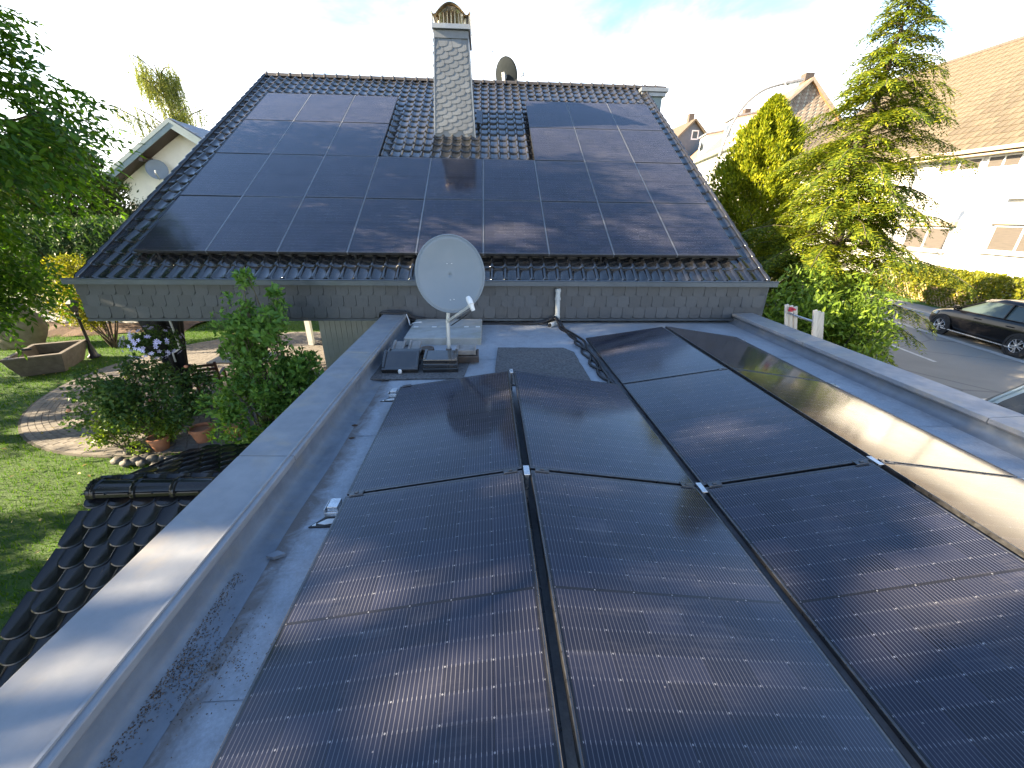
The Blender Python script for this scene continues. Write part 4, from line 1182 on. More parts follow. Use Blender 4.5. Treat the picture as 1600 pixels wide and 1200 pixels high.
q = MB(); q.prism([(2.22, -1.68), (2.22, -1.64), (SHY, -.965), (5.05, -1.385), (5.05, -1.42), (SHY, -1.0)], 'x', SHX0 + .02, SHX1); q.build('roof_deck', MAT['rubber'], shed)
for side in (0, 1):
    for r_ in range(9 if side == 0 else 8):
        for i in range(11):
            x = SHX0 + .06 + i * BW + (BW / 2 if r_ % 2 else 0)
            if x > SHX1 - .02: continue
            d = .11 + r_ * BE + (0 if r_ else -.02)
            if side == 0:
                p = Vector((x, SHY - (d + .05) * math.cos(shp), SHZ - (d + .05) * math.sin(shp) + .0))
                m_ = Matrix.Translation(p + Vector((random.uniform(-.004, .004), 0, random.uniform(-.002, .004)))) @ Matrix.Rotation(shp - .035 + random.uniform(-.015, .015), 4, 'X') @ Matrix.Rotation(random.uniform(-.035, .035), 4, 'Z') @ Matrix.Rotation(random.uniform(-.02, .02), 4, 'Y')
            else:
                sb = R(15)
                p = Vector((x, SHY + (d + .05) * math.cos(sb), SHZ - .01 - (d + .05) * math.sin(sb)))
                m_ = Matrix.Translation(p) @ Matrix.Rotation(math.pi, 4, 'Z') @ Matrix.Rotation(sb - .035, 4, 'X')
            link('roof_tile', bme_, shed, matrix=m_)
q = MB()
ring = []
for (xx, rr_) in ((0, .118), (.02, .128), (.05, .128), (.06, .115), (.40, .105)):
    ring.append([(xx, -math.cos(math.pi * k / 14) * rr_ * 1.05, math.sin(math.pi * k / 14) * rr_) for k in range(15)])
q.sheet(ring)
srm = q.mesh('ridge_tile', MAT['tile_shiny'], 'soft')
for i in range(6):
    link('ridge_tile', srm, shed, loc=(SHX0 - .0 + i * .375, SHY, SHZ - .03))
q = MB(); q.lathe([(0, 0), (.13, 0), (.13, .03), (0, .03)], (SHX0 - .02, SHY, SHZ - .03), 24, 'x'); e_ = q.build('ridge_end_cap', MAT['tile_shiny'], shed, smooth='soft')
for k in range(12):
    a = math.pi * (k + .3) / 11.6
    q = MB(); q.lathe([(0, .014), (.009, .01), (.013, 0), (.009, -.01), (0, -.014)], (SHX0 - .026, SHY - math.cos(a) * .118, SHZ - .03 + math.sin(a) * .118), 8, 'x'); q.build('bead', MAT['tile_shiny'], e_, smooth='all')

# ================================================================== GARDEN
# round patio of ring-laid pavers
PC, PRAD = (-6.9, 11.0), 4.25
q = MB(); q.prism([(PC[0] + math.cos(a) * (PRAD + .05), PC[1] + math.sin(a) * (PRAD + .05)) for a in np.linspace(0, 2 * math.pi, 64, endpoint=False)], 'z', ZG - .08, ZG - .012)
patio = q.build('patio', MAT['joint']); structure(patio)
q = MB(); q.box(-.095, .095, -.046, .046, -.05, 0)
pm_ = q.mesh('paver', MAT['paver'])
pav = []
k = 0
rr = PRAD - .05
while rr > 0.25:
    nseg = max(6, int(2 * math.pi * rr / .2))
    for i in range(nseg):
        a = 2 * math.pi * (i + (k % 2) * .5) / nseg
        x, y = PC[0] + math.cos(a) * rr, PC[1] + math.sin(a) * rr
        if y > 13.5 and x > -6: continue
        pav.append((math.hypot(x, y) + (0 if x < -6.9 else 6), x, y, a, rr, nseg))
    rr -= .1
    k += 1
pav.sort()
rest = MB()
for i, (_, x, y, a, r_, ns) in enumerate(pav):
    m_ = Matrix.Translation((x, y, ZG + random.uniform(-.004, .004))) @ Matrix.Rotation(a + math.pi / 2, 4, 'Z') @ Matrix.Rotation(random.uniform(-.012, .012), 4, 'X')
    m_ = m_ @ Matrix.Diagonal((2 * math.pi * r_ / ns / .2, 1, 1, 1))
    if i < 300: link('paver', pm_, patio, matrix=m_)
    else: rest.add([m_ @ v.co for v in pm_.vertices], [tuple(p.vertices) for p in pm_.polygons])
tag(rest.build('paver_field', MAT['paver'], patio), kind='stuff')
# paved terrace under the overhanging roof
q = MB(); q.box(-3.9, -3.2, 6.9, 20, ZG - .05, ZG - .004); structure(q.build('terrace', MAT['paver']))
# soil bed along the back wall
q = MB(); q.sheet([[(x, 15.0 + .35 * math.sin(x * .9) + (t * 1.9), ZG - .02 + .14 * math.sin(t * math.pi) + .03 * math.sin(x * 5)) for x in np.linspace(-22, -11.5, 36)] for t in np.linspace(0, 1, 8)])
structure(q.build('flower_bed', MAT['soil']))

# white garden wall
o = thing('garden_wall', 'white garden wall behind the lawn at the left edge', 'wall', (-17, 16.7, ZG))
q = MB(); q.hexa([(-24, 17.2, ZG), (-13.4, 16.35, ZG), (-13.4, 16.6, ZG), (-24, 17.45, ZG), (-24, 17.2, -1.25), (-13.4, 16.35, -1.25), (-13.4, 16.6, -1.25), (-24, 17.45, -1.25)]); q.build('wall', MAT['render_white'], o)
q = MB(); q.hexa([(-24, 17.15, -1.248), (-13.35, 16.3, -1.248), (-13.35, 16.65, -1.248), (-24, 17.5, -1.248), (-24, 17.15, -1.17), (-13.35, 16.3, -1.17), (-13.35, 16.65, -1.17), (-24, 17.5, -1.17)]); q.build('coping', MAT['curb'], o, bevel=.01)

# boulder
def rock(c, rad, seed, n=16, m=22, flat=.0):
    r2 = random.Random(seed)
    ph_ = [(r2.uniform(0, 6), r2.uniform(0, 6), r2.uniform(1.2, 3.2), r2.uniform(1.2, 3.2)) for _ in range(6)]
    rows = []
    for i in range(n + 1):
        th = math.pi * i / n
        r_ = []
        for j in range(m + 1):
            fi = 2 * math.pi * (j % m) / m
            d = Vector((math.sin(th) * math.cos(fi), math.sin(th) * math.sin(fi), math.cos(th)))
            k = 1 + sum(.07 * math.sin(a + f1 * d.x * 2 + f2 * d.z * 2 + d.y * 2) for a, b_, f1, f2 in ph_)
            r_.append((c[0] + d.x * rad[0] * k, c[1] + d.y * rad[1] * k, c[2] + d.z * rad[2] * k))
        rows.append(r_)
    q = MB(); q.sheet(rows)
    return q
q = rock((-15.55, 13.5, -1.85), (1.1, .5, 1.05), 3)
tag(q.build('boulder', MAT['boulder'], None, smooth='all', origin=(-15.3, 13.5, ZG)), 'tall upright pinkish boulder behind the stone trough', 'boulder')
# stone trough
o = thing('stone_trough', 'weathered square stone trough on the lawn by the patio', 'trough', (-12.5, 11.5, ZG))
A_, B_, C_, D_ = Vector((-12.7, 10.7, 0)), Vector((-11.85, 11.15, 0)), Vector((-12.3, 12.3, 0)), Vector((-13.2, 11.9, 0))
cen = (A_ + B_ + C_ + D_) / 4
def ringq(k, z): return [((cen + (p - cen) * k).x, (cen + (p - cen) * k).y, z) for p in (A_, B_, C_, D_)]
lev = [(.90, ZG), (1.06, ZG + .27), (1.075, ZG + .275), (1.18, ZG + .50), (1.22, ZG + .505), (1.22, ZG + .56), (1.0, ZG + .56), (.95, ZG + .22)]
vs, fs = [], []
for k_, z in lev: vs += ringq(k_, z)
for i in range(len(lev) - 1):
    for j in range(4):
        a, b2 = i * 4 + j, i * 4 + (j + 1) % 4
        fs.append((a, b2, b2 + 4, a + 4))
q = MB(); q.add(vs, fs + [(3, 2, 1, 0)]); q.build('basin', MAT['granite_dark'], o, bevel=.012)
q = MB(); q.add(ringq(.965, ZG + .30), [(0, 1, 2, 3)]); q.build('water', MAT['water'], o)
q = MB(); q.bar((-12.95, 11.3, ZG + .6), (-12.75, 11.38, ZG + .6), .05, .05); q.build('spout', MAT['iron'], o)
# garden lamp
o = thing('garden_lamp', 'black garden lamp post on the lawn beside the trough', 'lamp post', (-12.18, 12.4, ZG))
q = MB(); q.lathe([(.16, 0), (.16, .04), (.10, .10), (.075, .30), (.055, .36), (.045, .42), (.035, 1.3), (.05, 1.32), (.05, 1.36), (.03, 1.40)], (-12.18, 12.4, ZG), 14); q.build('post', MAT['iron'], o, smooth='soft')
q = MB(); q.lathe([(.03, 1.40), (.08, 1.43), (.13, 1.66)], (-12.18, 12.4, ZG), 6); q.build('lantern_glass', MAT['wglass'], o)
q = MB(); q.lathe([(.15, 1.66), (.15, 1.68), (.05, 1.80), (.015, 1.86), (0, 1.87)], (-12.18, 12.4, ZG), 6); q.build('lantern_roof', MAT['iron'], o)
# closed parasol
o = thing('closed_parasol', 'closed black parasol with a white crank on the patio', 'parasol', (-6.85, 8.64, ZG))
rows = []
for t in np.linspace(0, 1, 26):
    z = -2.1 + t * 2.35
    base_r = .13 + .30 * t ** 1.4 if t < .93 else .43 * (1 - t) / .07
    rows.append([(-6.85 + math.cos(a) * base_r * (1 + .22 * math.cos(a * 6 + t * 1.5)), 8.64 + math.sin(a) * base_r * (1 + .22 * math.cos(a * 6 + t * 1.5)), z) for a in np.linspace(0, 2 * math.pi, 49)])
q = MB(); q.sheet(rows); q.build('canopy', MAT['parasol'], o, smooth='all')
q = MB(); q.tube([(-6.85, 8.64, ZG + .05), (-6.85, 8.64, .35)], .045, 12); q.build('pole', MAT['iron'], o, smooth='soft')
q = MB(); q.lathe([(0, .12), (.06, .12), (.07, .06), (.30, .05), (.33, 0)], (-6.85, 8.64, ZG), 24); q.build('base', MAT['iron'], o, smooth='soft')
q = MB(); q.tube([(-6.42, 8.28, -.25), (-6.40, 8.29, -1.0)], .018, 8); q.tube(smooth_path([(-6.40, 8.29, -1.0), (-6.48, 8.28, -1.06), (-6.56, 8.28, -1.10), (-6.57, 8.28, -1.16), (-6.57, 8.28, -1.30)], 4), .016, 8); q.build('crank', MAT['white_paint'], o, smooth='soft')
q = MB(); q.tube([(-6.42, 8.28, -.25), (-6.83, 8.64, -.1)], .02, 8); q.build('crank_arm', MAT['iron'], o)
# garden chair and table
def garden_chair(lb, x, y, rz):
    o = thing('garden_chair', lb, 'chair', (x, y, ZG), 'wooden chairs on the patio', local=True, rot=(0, 0, rz))
    for sx in (-.24, .24):
        q = MB(); q.bar((sx, -.24, 0), (sx, -.22, .62), .05, .05, (0, 1, 0)); q.build('leg', MAT['redwood'], o, bevel=.006)
        q = MB(); q.bar((sx, .22, 0), (sx, .33, 1.0), .05, .05, (0, 1, 0)); q.build('leg', MAT['redwood'], o, bevel=.006)
        q = MB(); q.bar((sx, -.28, .64), (sx, .28, .64), .06, .03); q.build('armrest', MAT['redwood'], o, bevel=.006)
    for i in range(6):
        q = MB(); q.box(-.23, .23, -.22 + i * .08, -.16 + i * .08, .42, .44); q.build('seat_slat', MAT['redwood'], o)
    for i in range(5):
        q = MB(); z = .52 + i * .10; q.bar((-.22, .25 + (z - .5) * .13, z), (.22, .25 + (z - .5) * .13, z), .02, .06); q.build('back_slat', MAT['redwood'], o)
garden_chair('red-brown slatted wooden chair in front of the small patio table', -6.72, 9.35, R(200))
garden_chair('red-brown slatted wooden chair behind the small patio table', -7.0, 11.2, R(10))
o = thing('patio_table', 'pale wooden table on the patio half hidden by the tall bush', 'table', (-6.3, 10.2, ZG), local=True)
q = MB(); q.box(-.75, .75, -.42, .42, .70, .735); q.build('table_top', MAT['oak'], o, bevel=.006)
for sx in (-.66, .66):
    for sy in (-.34, .34):
        q = MB(); q.bar((sx, sy, 0), (sx, sy, .698), .06, .06, (0, 1, 0)); q.build('leg', MAT['oak'], o)
# pots
def pot(lb, x, y, r, h):
    q = MB(); q.lathe([(0, 0), (r * .68, 0), (r * .95, h * .8), (r * 1.06, h * .81), (r * 1.06, h), (r * .93, h), (r * .88, h * .85), (0, h * .85)], (x, y, ZG), 24)
    tag(q.build('terracotta_pot', MAT['terracotta'], None, smooth='soft', origin=(x, y, ZG)), lb, 'pot', 'terracotta pots by the patio')
pot('terracotta pot under the rose bush beside the stones', -6.3, 6.95, .17, .27)
pot('wide terracotta pot between the rose bush and the tall bush', -5.7, 7.25, .20, .30)
pot('terracotta pot at the foot of the tall leafy bush', -5.2, 7.4, .19, .30)
# stones edging
for r_, rown_ in enumerate(('front', 'back')):
    xs = sorted(-6.75 + i * .19 + random.uniform(-.08, .08) for i in range(8))
    for i, x in enumerate(xs):
        y = 6.50 - i * .05 + r_ * .24 + random.uniform(-.08, .08)
        s_ = random.uniform(.07, .12)
        q = rock((x, y, ZG + s_ * .5), (s_, s_ * .8, s_ * .65), 40 + i + r_ * 8, 7, 10)
        o = q.build('edging_stone', MAT['granite'], None, smooth='all', origin=(x, y, ZG))
        tag(o, 'rounded stone in the %s row of the rockery, %s from the left' % (rown_, ORD[i]), 'stone', 'rounded stones in the rockery')

# ================================================================== VEGETATION helpers
def ell_lumps(c, rad, n, lr, shell=.55, zmin=None):
    d = rand_dirs(n)
    rr = rng.uniform(shell, 1.0, (n, 1))
    P = np.array(c) + d * rr * np.array(rad)
    if zmin is not None: P[:, 2] = np.maximum(P[:, 2], zmin)
    return P, rng.uniform(lr[0], lr[1], n)

def bush_leaves(c, rad, nl, lr, nleaf, L, W, up=.3, shell=.5, zmin=None):
    P, r = ell_lumps(c, rad, nl, lr, shell, zmin)
    idx = rng.integers(0, nl, nleaf)
    d = rand_dirs(nleaf)
    pos = P[idx] + d * (r[idx][:, None] * rng.uniform(.45, 1.05, (nleaf, 1)))
    nrm = unit(d + rng.normal(size=(nleaf, 3)) * .45 + np.array([0, 0, .45]))
    dirv = unit(np.cross(nrm, rng.normal(size=(nleaf, 3))) + d * .5 + np.array([0, 0, up]))
    return pos, dirv, nrm, L * rng.uniform(.65, 1.25, nleaf), W * rng.uniform(.7, 1.2, nleaf), P

def stems(parent, base, tips, r0, r1, m, name='stem', n=6, bend=.25):
    q = MB()
    for t in tips:
        a, b2 = Vector(base), Vector(t)
        a = a + Vector((random.uniform(-.06, .06), random.uniform(-.06, .06), 0))
        mid = a.lerp(b2, .5) + Vector((random.uniform(-1, 1), random.uniform(-1, 1), random.uniform(.0, 1))) * bend * (b2 - a).length * .3
        q.tube(smooth_path([a, mid, b2], 4), [r0 + (r1 - r0) * i / 8 for i in range(9)], n)
    o = q.build(name, m, parent, smooth='all')
    o['kind'] = 'stuff'
    return o

LFM = {}
def leaf_proto(key, L, W, m):
    q = MB(); q.add([(0, 0, 0), (W * .36, L * .22, .05 * L), (W * .5, L * .5, .06 * L), (W * .3, L * .8, .02 * L), (0, L, -.06 * L), (-W * .3, L * .8, .02 * L), (-W * .5, L * .5, .06 * L), (-W * .36, L * .22, .05 * L), (0, L * .5, 0)],
                    [(0, 1, 8), (1, 2, 8), (2, 3, 8), (3, 4, 8), (4, 5, 8), (5, 6, 8), (6, 7, 8), (7, 0, 8)])
    me = q.mesh('leaf', m, 'all', fixn=False)
    at = me.attributes.new('rnd', 'FLOAT', 'FACE')
    at.data.foreach_set('value', [.2 + .7 * random.random()] * len(me.polygons))
    return me
def single_leaves(parent, pos, dirv, nrm, mes, count, cam_side=True):
    d = np.linalg.norm(pos - np.array([0, 0, CAM_H]), axis=1)
    order = np.argsort(d)[:count]
    for k, i in enumerate(order):
        D = Vector(dirv[i]).normalized(); N = Vector(nrm[i])
        S = D.cross(N).normalized(); N = S.cross(D)
        m_ = Matrix.Identity(4)
        for r_ in range(3):
            m_[r_][0], m_[r_][1], m_[r_][2] = S[r_], D[r_], N[r_]
        m_.translation = Vector(pos[i])
        link('leaf', mes[k % len(mes)], parent, matrix=m_)
    keep = np.ones(len(pos), bool); keep[order] = False
    return keep

SUN_GAPS = [((-1.5, 1.35, .12), .42), ((-1.5, .62, .12), .2), ((-.45, .95, .05), .3), ((1.2, .9, .08), .25), ((.7, 3.3, .1), .25), ((3.0, 1.6, .1), .25), ((1.9, 4.9, .1), .25), ((-.2, 1.3, .1), .22), ((.15, 1.0, .15), .25), ((.9, 1.35, .1), .22), ((.45, 2.0, .15), .2), ((2.3, 1.2, .1), .3), ((.5, 7.9, 1.4), .25), ((.0, 7.7, 1.2), .22), ((1.9, 2.7, .05), .2), ((-3.6, 8.6, 1.9), .2), ((-7.5, 7.4, ZG), .3), ((-5.6, 4.6, ZG), .3), ((-5.0, 5.3, ZG), .25), ((-9.3, 8.0, ZG), .3)]  # chosen spots; leaves between each and the sun are removed to shape sun patches
def cut_sun_gaps(pos):
    keep = np.ones(len(pos), bool)
    sv = np.array(sun_pos)
    for c, r in SUN_GAPS:
        w = pos - np.array(c)
        t = w @ sv
        d = np.linalg.norm(w - t[:, None] * sv, axis=1)
        keep &= ~((d < r) & (t > 0))
    return keep

def broad_tree(name, label, base, c, rad, nl, ntw, L, W, lm, group=None, trunk_r=.22, singles=0, droop=.75, zmin=None, lean=0):
    o = thing(name, label, 'tree', base, group)
    P, r = ell_lumps(c, rad, nl, (.55, .95), .35, zmin)
    P[:, 0] -= lean * np.maximum(0, 2.8 - P[:, 2])
    cx = np.array(c)
    idx = rng.integers(0, nl, ntw)
    d = rand_dirs(ntw)
    tp = P[idx] + d * (r[idx][:, None] * rng.uniform(.35, 1.05, (ntw, 1)))
    out = unit(tp - cx)
    tdir = unit(out * .7 + rng.normal(size=(ntw, 3)) * .5 + np.array([0, 0, -droop * .6]))
    # pinnate leaves: leaflets either side of a hanging stalk
    nlf = 9
    pos, dirs, nrm = [], [], []
    side0 = unit(np.cross(tdir, np.array([0, 0, 1.0]) + rng.normal(size=(ntw, 3)) * .25))
    nn = unit(np.cross(side0, tdir))
    for k in range(nlf):
        t = (k + 1) / nlf
        s = 0 if k == nlf - 1 else (1 if k % 2 else -1)
        p = tp + tdir * (L * 3.0 * t) + np.array([0, 0, -1]) * (L * .9 * t * t)
        dd = unit(tdir * (.55 + .5 * (s == 0)) + side0 * s * .9 + np.array([0, 0, -.25]) + rng.normal(size=(ntw, 3)) * .12)
        pos.append(p); dirs.append(dd); nrm.append(unit(nn + rng.normal(size=(ntw, 3)) * .25))
    pos, dirs, nrm = np.concatenate(pos), np.concatenate(dirs), np.concatenate(nrm)
    kp = cut_sun_gaps(pos); pos, dirs, nrm = pos[kp], dirs[kp], nrm[kp]
    n = len(pos)
    # trunk and limbs
    bx = Vector(base)
    q = MB()
    top = Vector((c[0], c[1], c[2] + rad[2] * .55))
    q.tube(smooth_path([bx, bx.lerp(top, .35) + Vector((.12, -.1, 0)), bx.lerp(top, .7) + Vector((-.1, .08, 0)), top], 6), [trunk_r * (1 - .85 * i / 18) for i in range(19)], 12)
    q.build('trunk', MAT['bark'], o, smooth='all')
    q = MB()
    for t in P:
        h0 = random.uniform(.25, .85)
        a = bx.lerp(top, h0); b2 = Vector(t)
        mid = a.lerp(b2, .5) + Vector((0, 0, .25 * (b2 - a).length * .5))
        q.tube(smooth_path([a, mid, b2], 4), [trunk_r * .3 * (1 - .85 * i / 8) for i in range(9)], 6)
    q.build('limbs', MAT['bark'], o, smooth='all')['kind'] = 'stuff'
    if singles:
        mes = [leaf_proto('w', L * f, W * f, lm) for f in (.85, 1.0, 1.15)]
        vis = pos[:, 0] > -1.02 * pos[:, 1]
        d2 = np.where(vis, 0, 100)
        order = np.argsort(np.linalg.norm(pos - np.array([0, 0, CAM_H]), axis=1) + d2)
        pos, dirs, nrm = pos[order], dirs[order], nrm[order]
        keep = np.ones(n, bool)
        for k, i in enumerate(range(singles)):
            D = Vector(dirs[i]); N = Vector(nrm[i]); S = D.cross(N).normalized(); N = S.cross(D)
            m_ = Matrix.Identity(4)
            for r_ in range(3): m_[r_][0], m_[r_][1], m_[r_][2] = S[r_], D[r_], N[r_]
            m_.translation = Vector(pos[i])
            link('leaf', mes[k % 3], o, matrix=m_)
            keep[i] = False
        pos, dirs, nrm = pos[keep], dirs[keep], nrm[keep]
    leaves('crown', pos, dirs, nrm, L * rng.uniform(.75, 1.2, len(pos)), W * rng.uniform(.8, 1.15, len(pos)), lm, o)
    return o

def conifer_column(name, label, base, H, Rm, n, L, W, lm, prof, lump=.18, cat='conifer', group=None, spread=.5):
    o = thing(name, label, cat, base, group)
    bx = np.array(base)
    t = rng.random(n) ** .85
    a = rng.random(n) * 2 * math.pi
    rad = np.array([prof(x) for x in t]) * Rm
    lum = 1 + lump * (np.sin(a * 5 + t * 17) * np.sin(a * 3 - t * 29 + 1.3) + .6 * np.sin(a * 9 + t * 40))
    rr = rad * lum * (1 - .55 * rng.random(n) ** 2.2) * (1 + .28 * rng.random(n) ** 7)
    out = np.stack([np.cos(a), np.sin(a), np.zeros(n)], 1)
    P = bx + out * rr[:, None] + np.stack([np.zeros(n), np.zeros(n), t * H], 1)
    D = unit(out * spread + np.array([0, 0, .8]) + rng.normal(size=(n, 3)) * .35)
    N = unit(np.cross(D, rng.normal(size=(n, 3))))
    q = MB(); q.tube([base, (base[0] + .03, base[1], base[2] + H * .5), (base[0], base[1] + .03, base[2] + H * .95)], [.16, .1, .02], 8); q.build('trunk', MAT['bark'], o, smooth='all')
    leaves('crown', P, D, N, L * rng.uniform(.6, 1.3, n), W * rng.uniform(.7, 1.3, n), lm, o)
    return o

def hemlock(label, base, H, Lmax, lm, nb=150):
    o = thing('hemlock_tree', label, 'conifer', base)
    bx = Vector(base)
    q = MB(); q.tube(smooth_path([bx, bx + Vector((.08, .02, H * .35)), bx + Vector((-.02, .05, H * .7)), bx + Vector((.02, 0, H))], 5), [.17 * (1 - .93 * i / 15) for i in range(16)], 10); q.build('trunk', MAT['bark'], o, smooth='all')
    q = MB()
    P, D, N = [], [], []
    for k in range(nb):
        t = .03 + .97 * (k + .5) / nb
        az = k * 2.39996 + random.uniform(-.35, .35)
        Lb = (Lmax * (1 - t) ** .8 * random.choice((.5, .7, .85, 1.0, 1.15, 1.3)) + .22)
        if t < .34: Lb *= .55 + t
        o_ = Vector((math.cos(az), math.sin(az), 0))
        z0 = bx + Vector((.02, .02, t * H))
        rise = random.uniform(.30, .62)
        pts = [z0 + o_ * (Lb * s) + Vector((0, 0, Lb * (rise * s - .50 * s ** 2.4))) for s in np.linspace(0, 1, 6)]
        q.tube(pts, [.020 * (1 - .8 * i / 5) * (Lb / Lmax + .4) for i in range(6)], 4, cap=False)
        side = Vector((-o_.y, o_.x, 0))
        nt = max(6, int(Lb * 15))
        for j in range(nt):
            s = .12 + .88 * (j + random.random() * .5) / nt
            f = s * 5; i0 = min(4, int(f)); p = pts[i0].lerp(pts[i0 + 1], f - i0)
            bd = (pts[i0 + 1] - pts[i0]).normalized()
            for sg in (-1, 1):
                tl = (.18 + .28 * Lb * (1.02 - s)) * random.uniform(.5, 1.35)
                td = (bd * random.uniform(.5, .9) + side * sg * random.uniform(.7, 1.0) + Vector((0, 0, random.uniform(-.65, .15)))).normalized()
                up_ = side.cross(bd) if side.cross(bd).z > 0 else bd.cross(side)
                nl_ = max(4, int(tl / .021))
                for u in range(nl_):
                    w_ = (u + .5) / nl_
                    pp = p + td * (tl * w_) + Vector((0, 0, -.45 * tl * w_ * w_))
                    s2 = (1 if u % 2 else -1)
                    ld = (td * .75 + up_.cross(td) * s2 * .75 + Vector((random.uniform(-.2, .2), random.uniform(-.2, .2), random.uniform(-.3, .1))))
                    P.append(pp); D.append(ld); N.append(up_ + Vector((random.uniform(-.35, .35), random.uniform(-.35, .35), 0)))
    q.build('limbs', MAT['twig'], o, smooth='all')['kind'] = 'stuff'
    n = len(P)
    leaves('crown', np.array(P), np.array(D), np.array(N), .10 * rng.uniform(.7, 1.3, n), .030 * rng.uniform(.8, 1.3, n), lm, o)
    return o

def hedge(name, label, p0, p1, wdt, z0, z1, n, L, W, lm, cat='hedge', lump=.12):
    a, b2 = np.array(p0, float), np.array(p1, float)
    o = thing(name, label, cat, ((a[0] + b2[0]) / 2, (a[1] + b2[1]) / 2, z0))
    ln = np.linalg.norm(b2 - a); ax = (b2 - a) / ln; sd = np.array([-ax[1], ax[0]])
    u = rng.random(n) * ln; a_ = rng.random(n) * math.pi * 2
    ct, st = np.cos(a_), np.sin(a_)
    k = 1 / np.maximum(np.abs(ct), np.abs(st)) ** .75
    depth = 1 - .5 * rng.random(n) ** 2.5
    lm_ = 1 + lump * (np.sin(u * 4.1 + ct * 3) * np.sin(u * 2.3 - st * 4) + .7 * np.sin(u * 9 + a_ * 4))
    h = (z1 - z0)
    xx = ct * k * wdt / 2 * depth * lm_
    zz = (z0 + z1) / 2 + st * k * h / 2 * depth * (1 + (lm_ - 1) * .6)
    P = np.stack([a[0] + ax[0] * u + sd[0] * xx, a[1] + ax[1] * u + sd[1] * xx, zz], 1)
    out = np.stack([sd[0] * ct, sd[1] * ct, st], 1)
    nr = unit(out + rng.normal(size=(n, 3)) * .5)
    D = unit(np.cross(nr, rng.normal(size=(n, 3))) + out * .5 + np.array([0, 0, .4]))
    q = MB()
    for i in range(max(2, int(ln / .7))):
        t = (i + .5) / max(2, int(ln / .7)); c = a + (b2 - a) * t
        q.tube([(c[0], c[1], z0), (c[0] + random.uniform(-.1, .1), c[1] + random.uniform(-.1, .1), z0 + h * .6), (c[0] + random.uniform(-.2, .2), c[1], z0 + h * .9)], [.04, .03, .01], 5)
    q.build('stem', MAT['bark'], o, smooth='all')['kind'] = 'stuff'
    leaves('foliage', P, D, nr, L * rng.uniform(.6, 1.3, n), W * rng.uniform(.7, 1.3, n), lm, o)
    return o

# ------------------------------------------------------------------ plants in the garden
broad_tree('walnut_tree', 'large leafy tree hanging into the left edge of the picture', (-11.4, 7.2, ZG), (-10.6, 8.1, 3.5), (2.8, 3.1, 4.7), 120, 6200, .19, .072, LEAF['walnut'], singles=280, zmin=-.3, lean=.30)
broad_tree('shade_tree', 'tall broad-leaved tree left of the flat roof, nearest the shed', (-13.5, 3.0, ZG), (-13.2, 3.0, 5.5), (3.2, 3.4, 4.2), 84, 3300, .18, .07, LEAF['walnut'], 'tall trees left of the flat roof')
broad_tree('shade_tree', 'tall broad-leaved tree left of the flat roof, farther from the house', (-12.8, -1.6, ZG), (-12.6, -1.3, 5.5), (3.0, 3.2, 4.2), 78, 2900, .18, .07, LEAF['walnut'], 'tall trees left of the flat roof')
broad_tree('shade_tree', 'tallest unseen broad-leaved shade tree standing behind the other two left of the flat roof', (-17.3, .6, ZG), (-17.0, .8, 7.3), (2.8, 4.4, 3.3), 70, 2500, .19, .075, LEAF['walnut'], 'tall trees left of the flat roof')  # tree out of view, added to keep sun off the right parapet
broad_tree('garden_tree', 'low spreading tree shading the lawn left of the picture, nearer the shed', (-15.2, 1.8, ZG), (-15.0, 2.2, .9), (2.2, 3.4, 2.6), 30, 1050, .18, .07, LEAF['walnut'], 'low trees shading the lawn', trunk_r=.14)
broad_tree('garden_tree', 'low spreading tree shading the lawn left of the picture, nearer the trough', (-17.2, 7.2, ZG), (-16.9, 7.4, .6), (2.0, 3.2, 2.6), 24, 800, .18, .07, LEAF['walnut'], 'low trees shading the lawn', trunk_r=.14)
conifer_column('yew_tree', 'broad dark evergreen behind the hedge at left', (-16.6, 18.4, ZG), 7.3, 2.45, 52000, .17, .055, LEAF['yew'], lambda t: (.8 + .2 * math.sin(math.pi * min(1, t * 1.7)) if t < .42 else .8 * (1 - ((t - .42) / .58) ** 1.5) ** .8), .24)
hedge('conifer_hedge', 'tall blue-green conifer hedge below the dark evergreen', (-17.5, 15.6), (-11.6, 15.6), 1.3, ZG + 1.5, 1.25, 26000, .15, .045, LEAF['hedge'])
o = thing('golden_shrub', 'golden yellow shrub in front of the conifer hedge', 'shrub', (-12.4, 13.4, ZG))
p_, d_, n_, l_, w_, tips = bush_leaves((-12.4, 13.4, -.75), (1.0, .8, 1.2), 26, (.28, .42), 5500, .11, .05)
leaves('foliage', p_, d_, n_, l_, w_, LEAF['gold'], o); stems(o, (-12.4, 13.4, ZG), tips[:12], .03, .008, MAT['bark'])
o = thing('twiggy_shrub', 'loose twiggy shrub in front of the white neighbouring house', 'shrub', (-14.4, 19.5, ZG))
p_, d_, n_, l_, w_, tips = bush_leaves((-14.2, 19.4, .2), (1.3, 1.0, 2.0), 40, (.25, .45), 4500, .10, .04)
leaves('foliage', p_, d_, n_, l_, w_, LEAF['yew'], o); stems(o, (-14.4, 19.5, ZG), tips, .025, .006, MAT['bark'])
o = thing('sunny_shrub', 'yellow-green shrub glowing beyond the patio under the fascia', 'shrub', (-9.2, 15.8, ZG))
p_, d_, n_, l_, w_, tips = bush_leaves((-9.4, 15.8, ZG + .75), (1.1, .6, .7), 20, (.25, .4), 4500, .09, .045)
leaves('foliage', p_, d_, n_, l_, w_, LEAF['gold'], o); stems(o, (-9.2, 15.8, ZG), tips[:10], .02, .006, MAT['bark'])
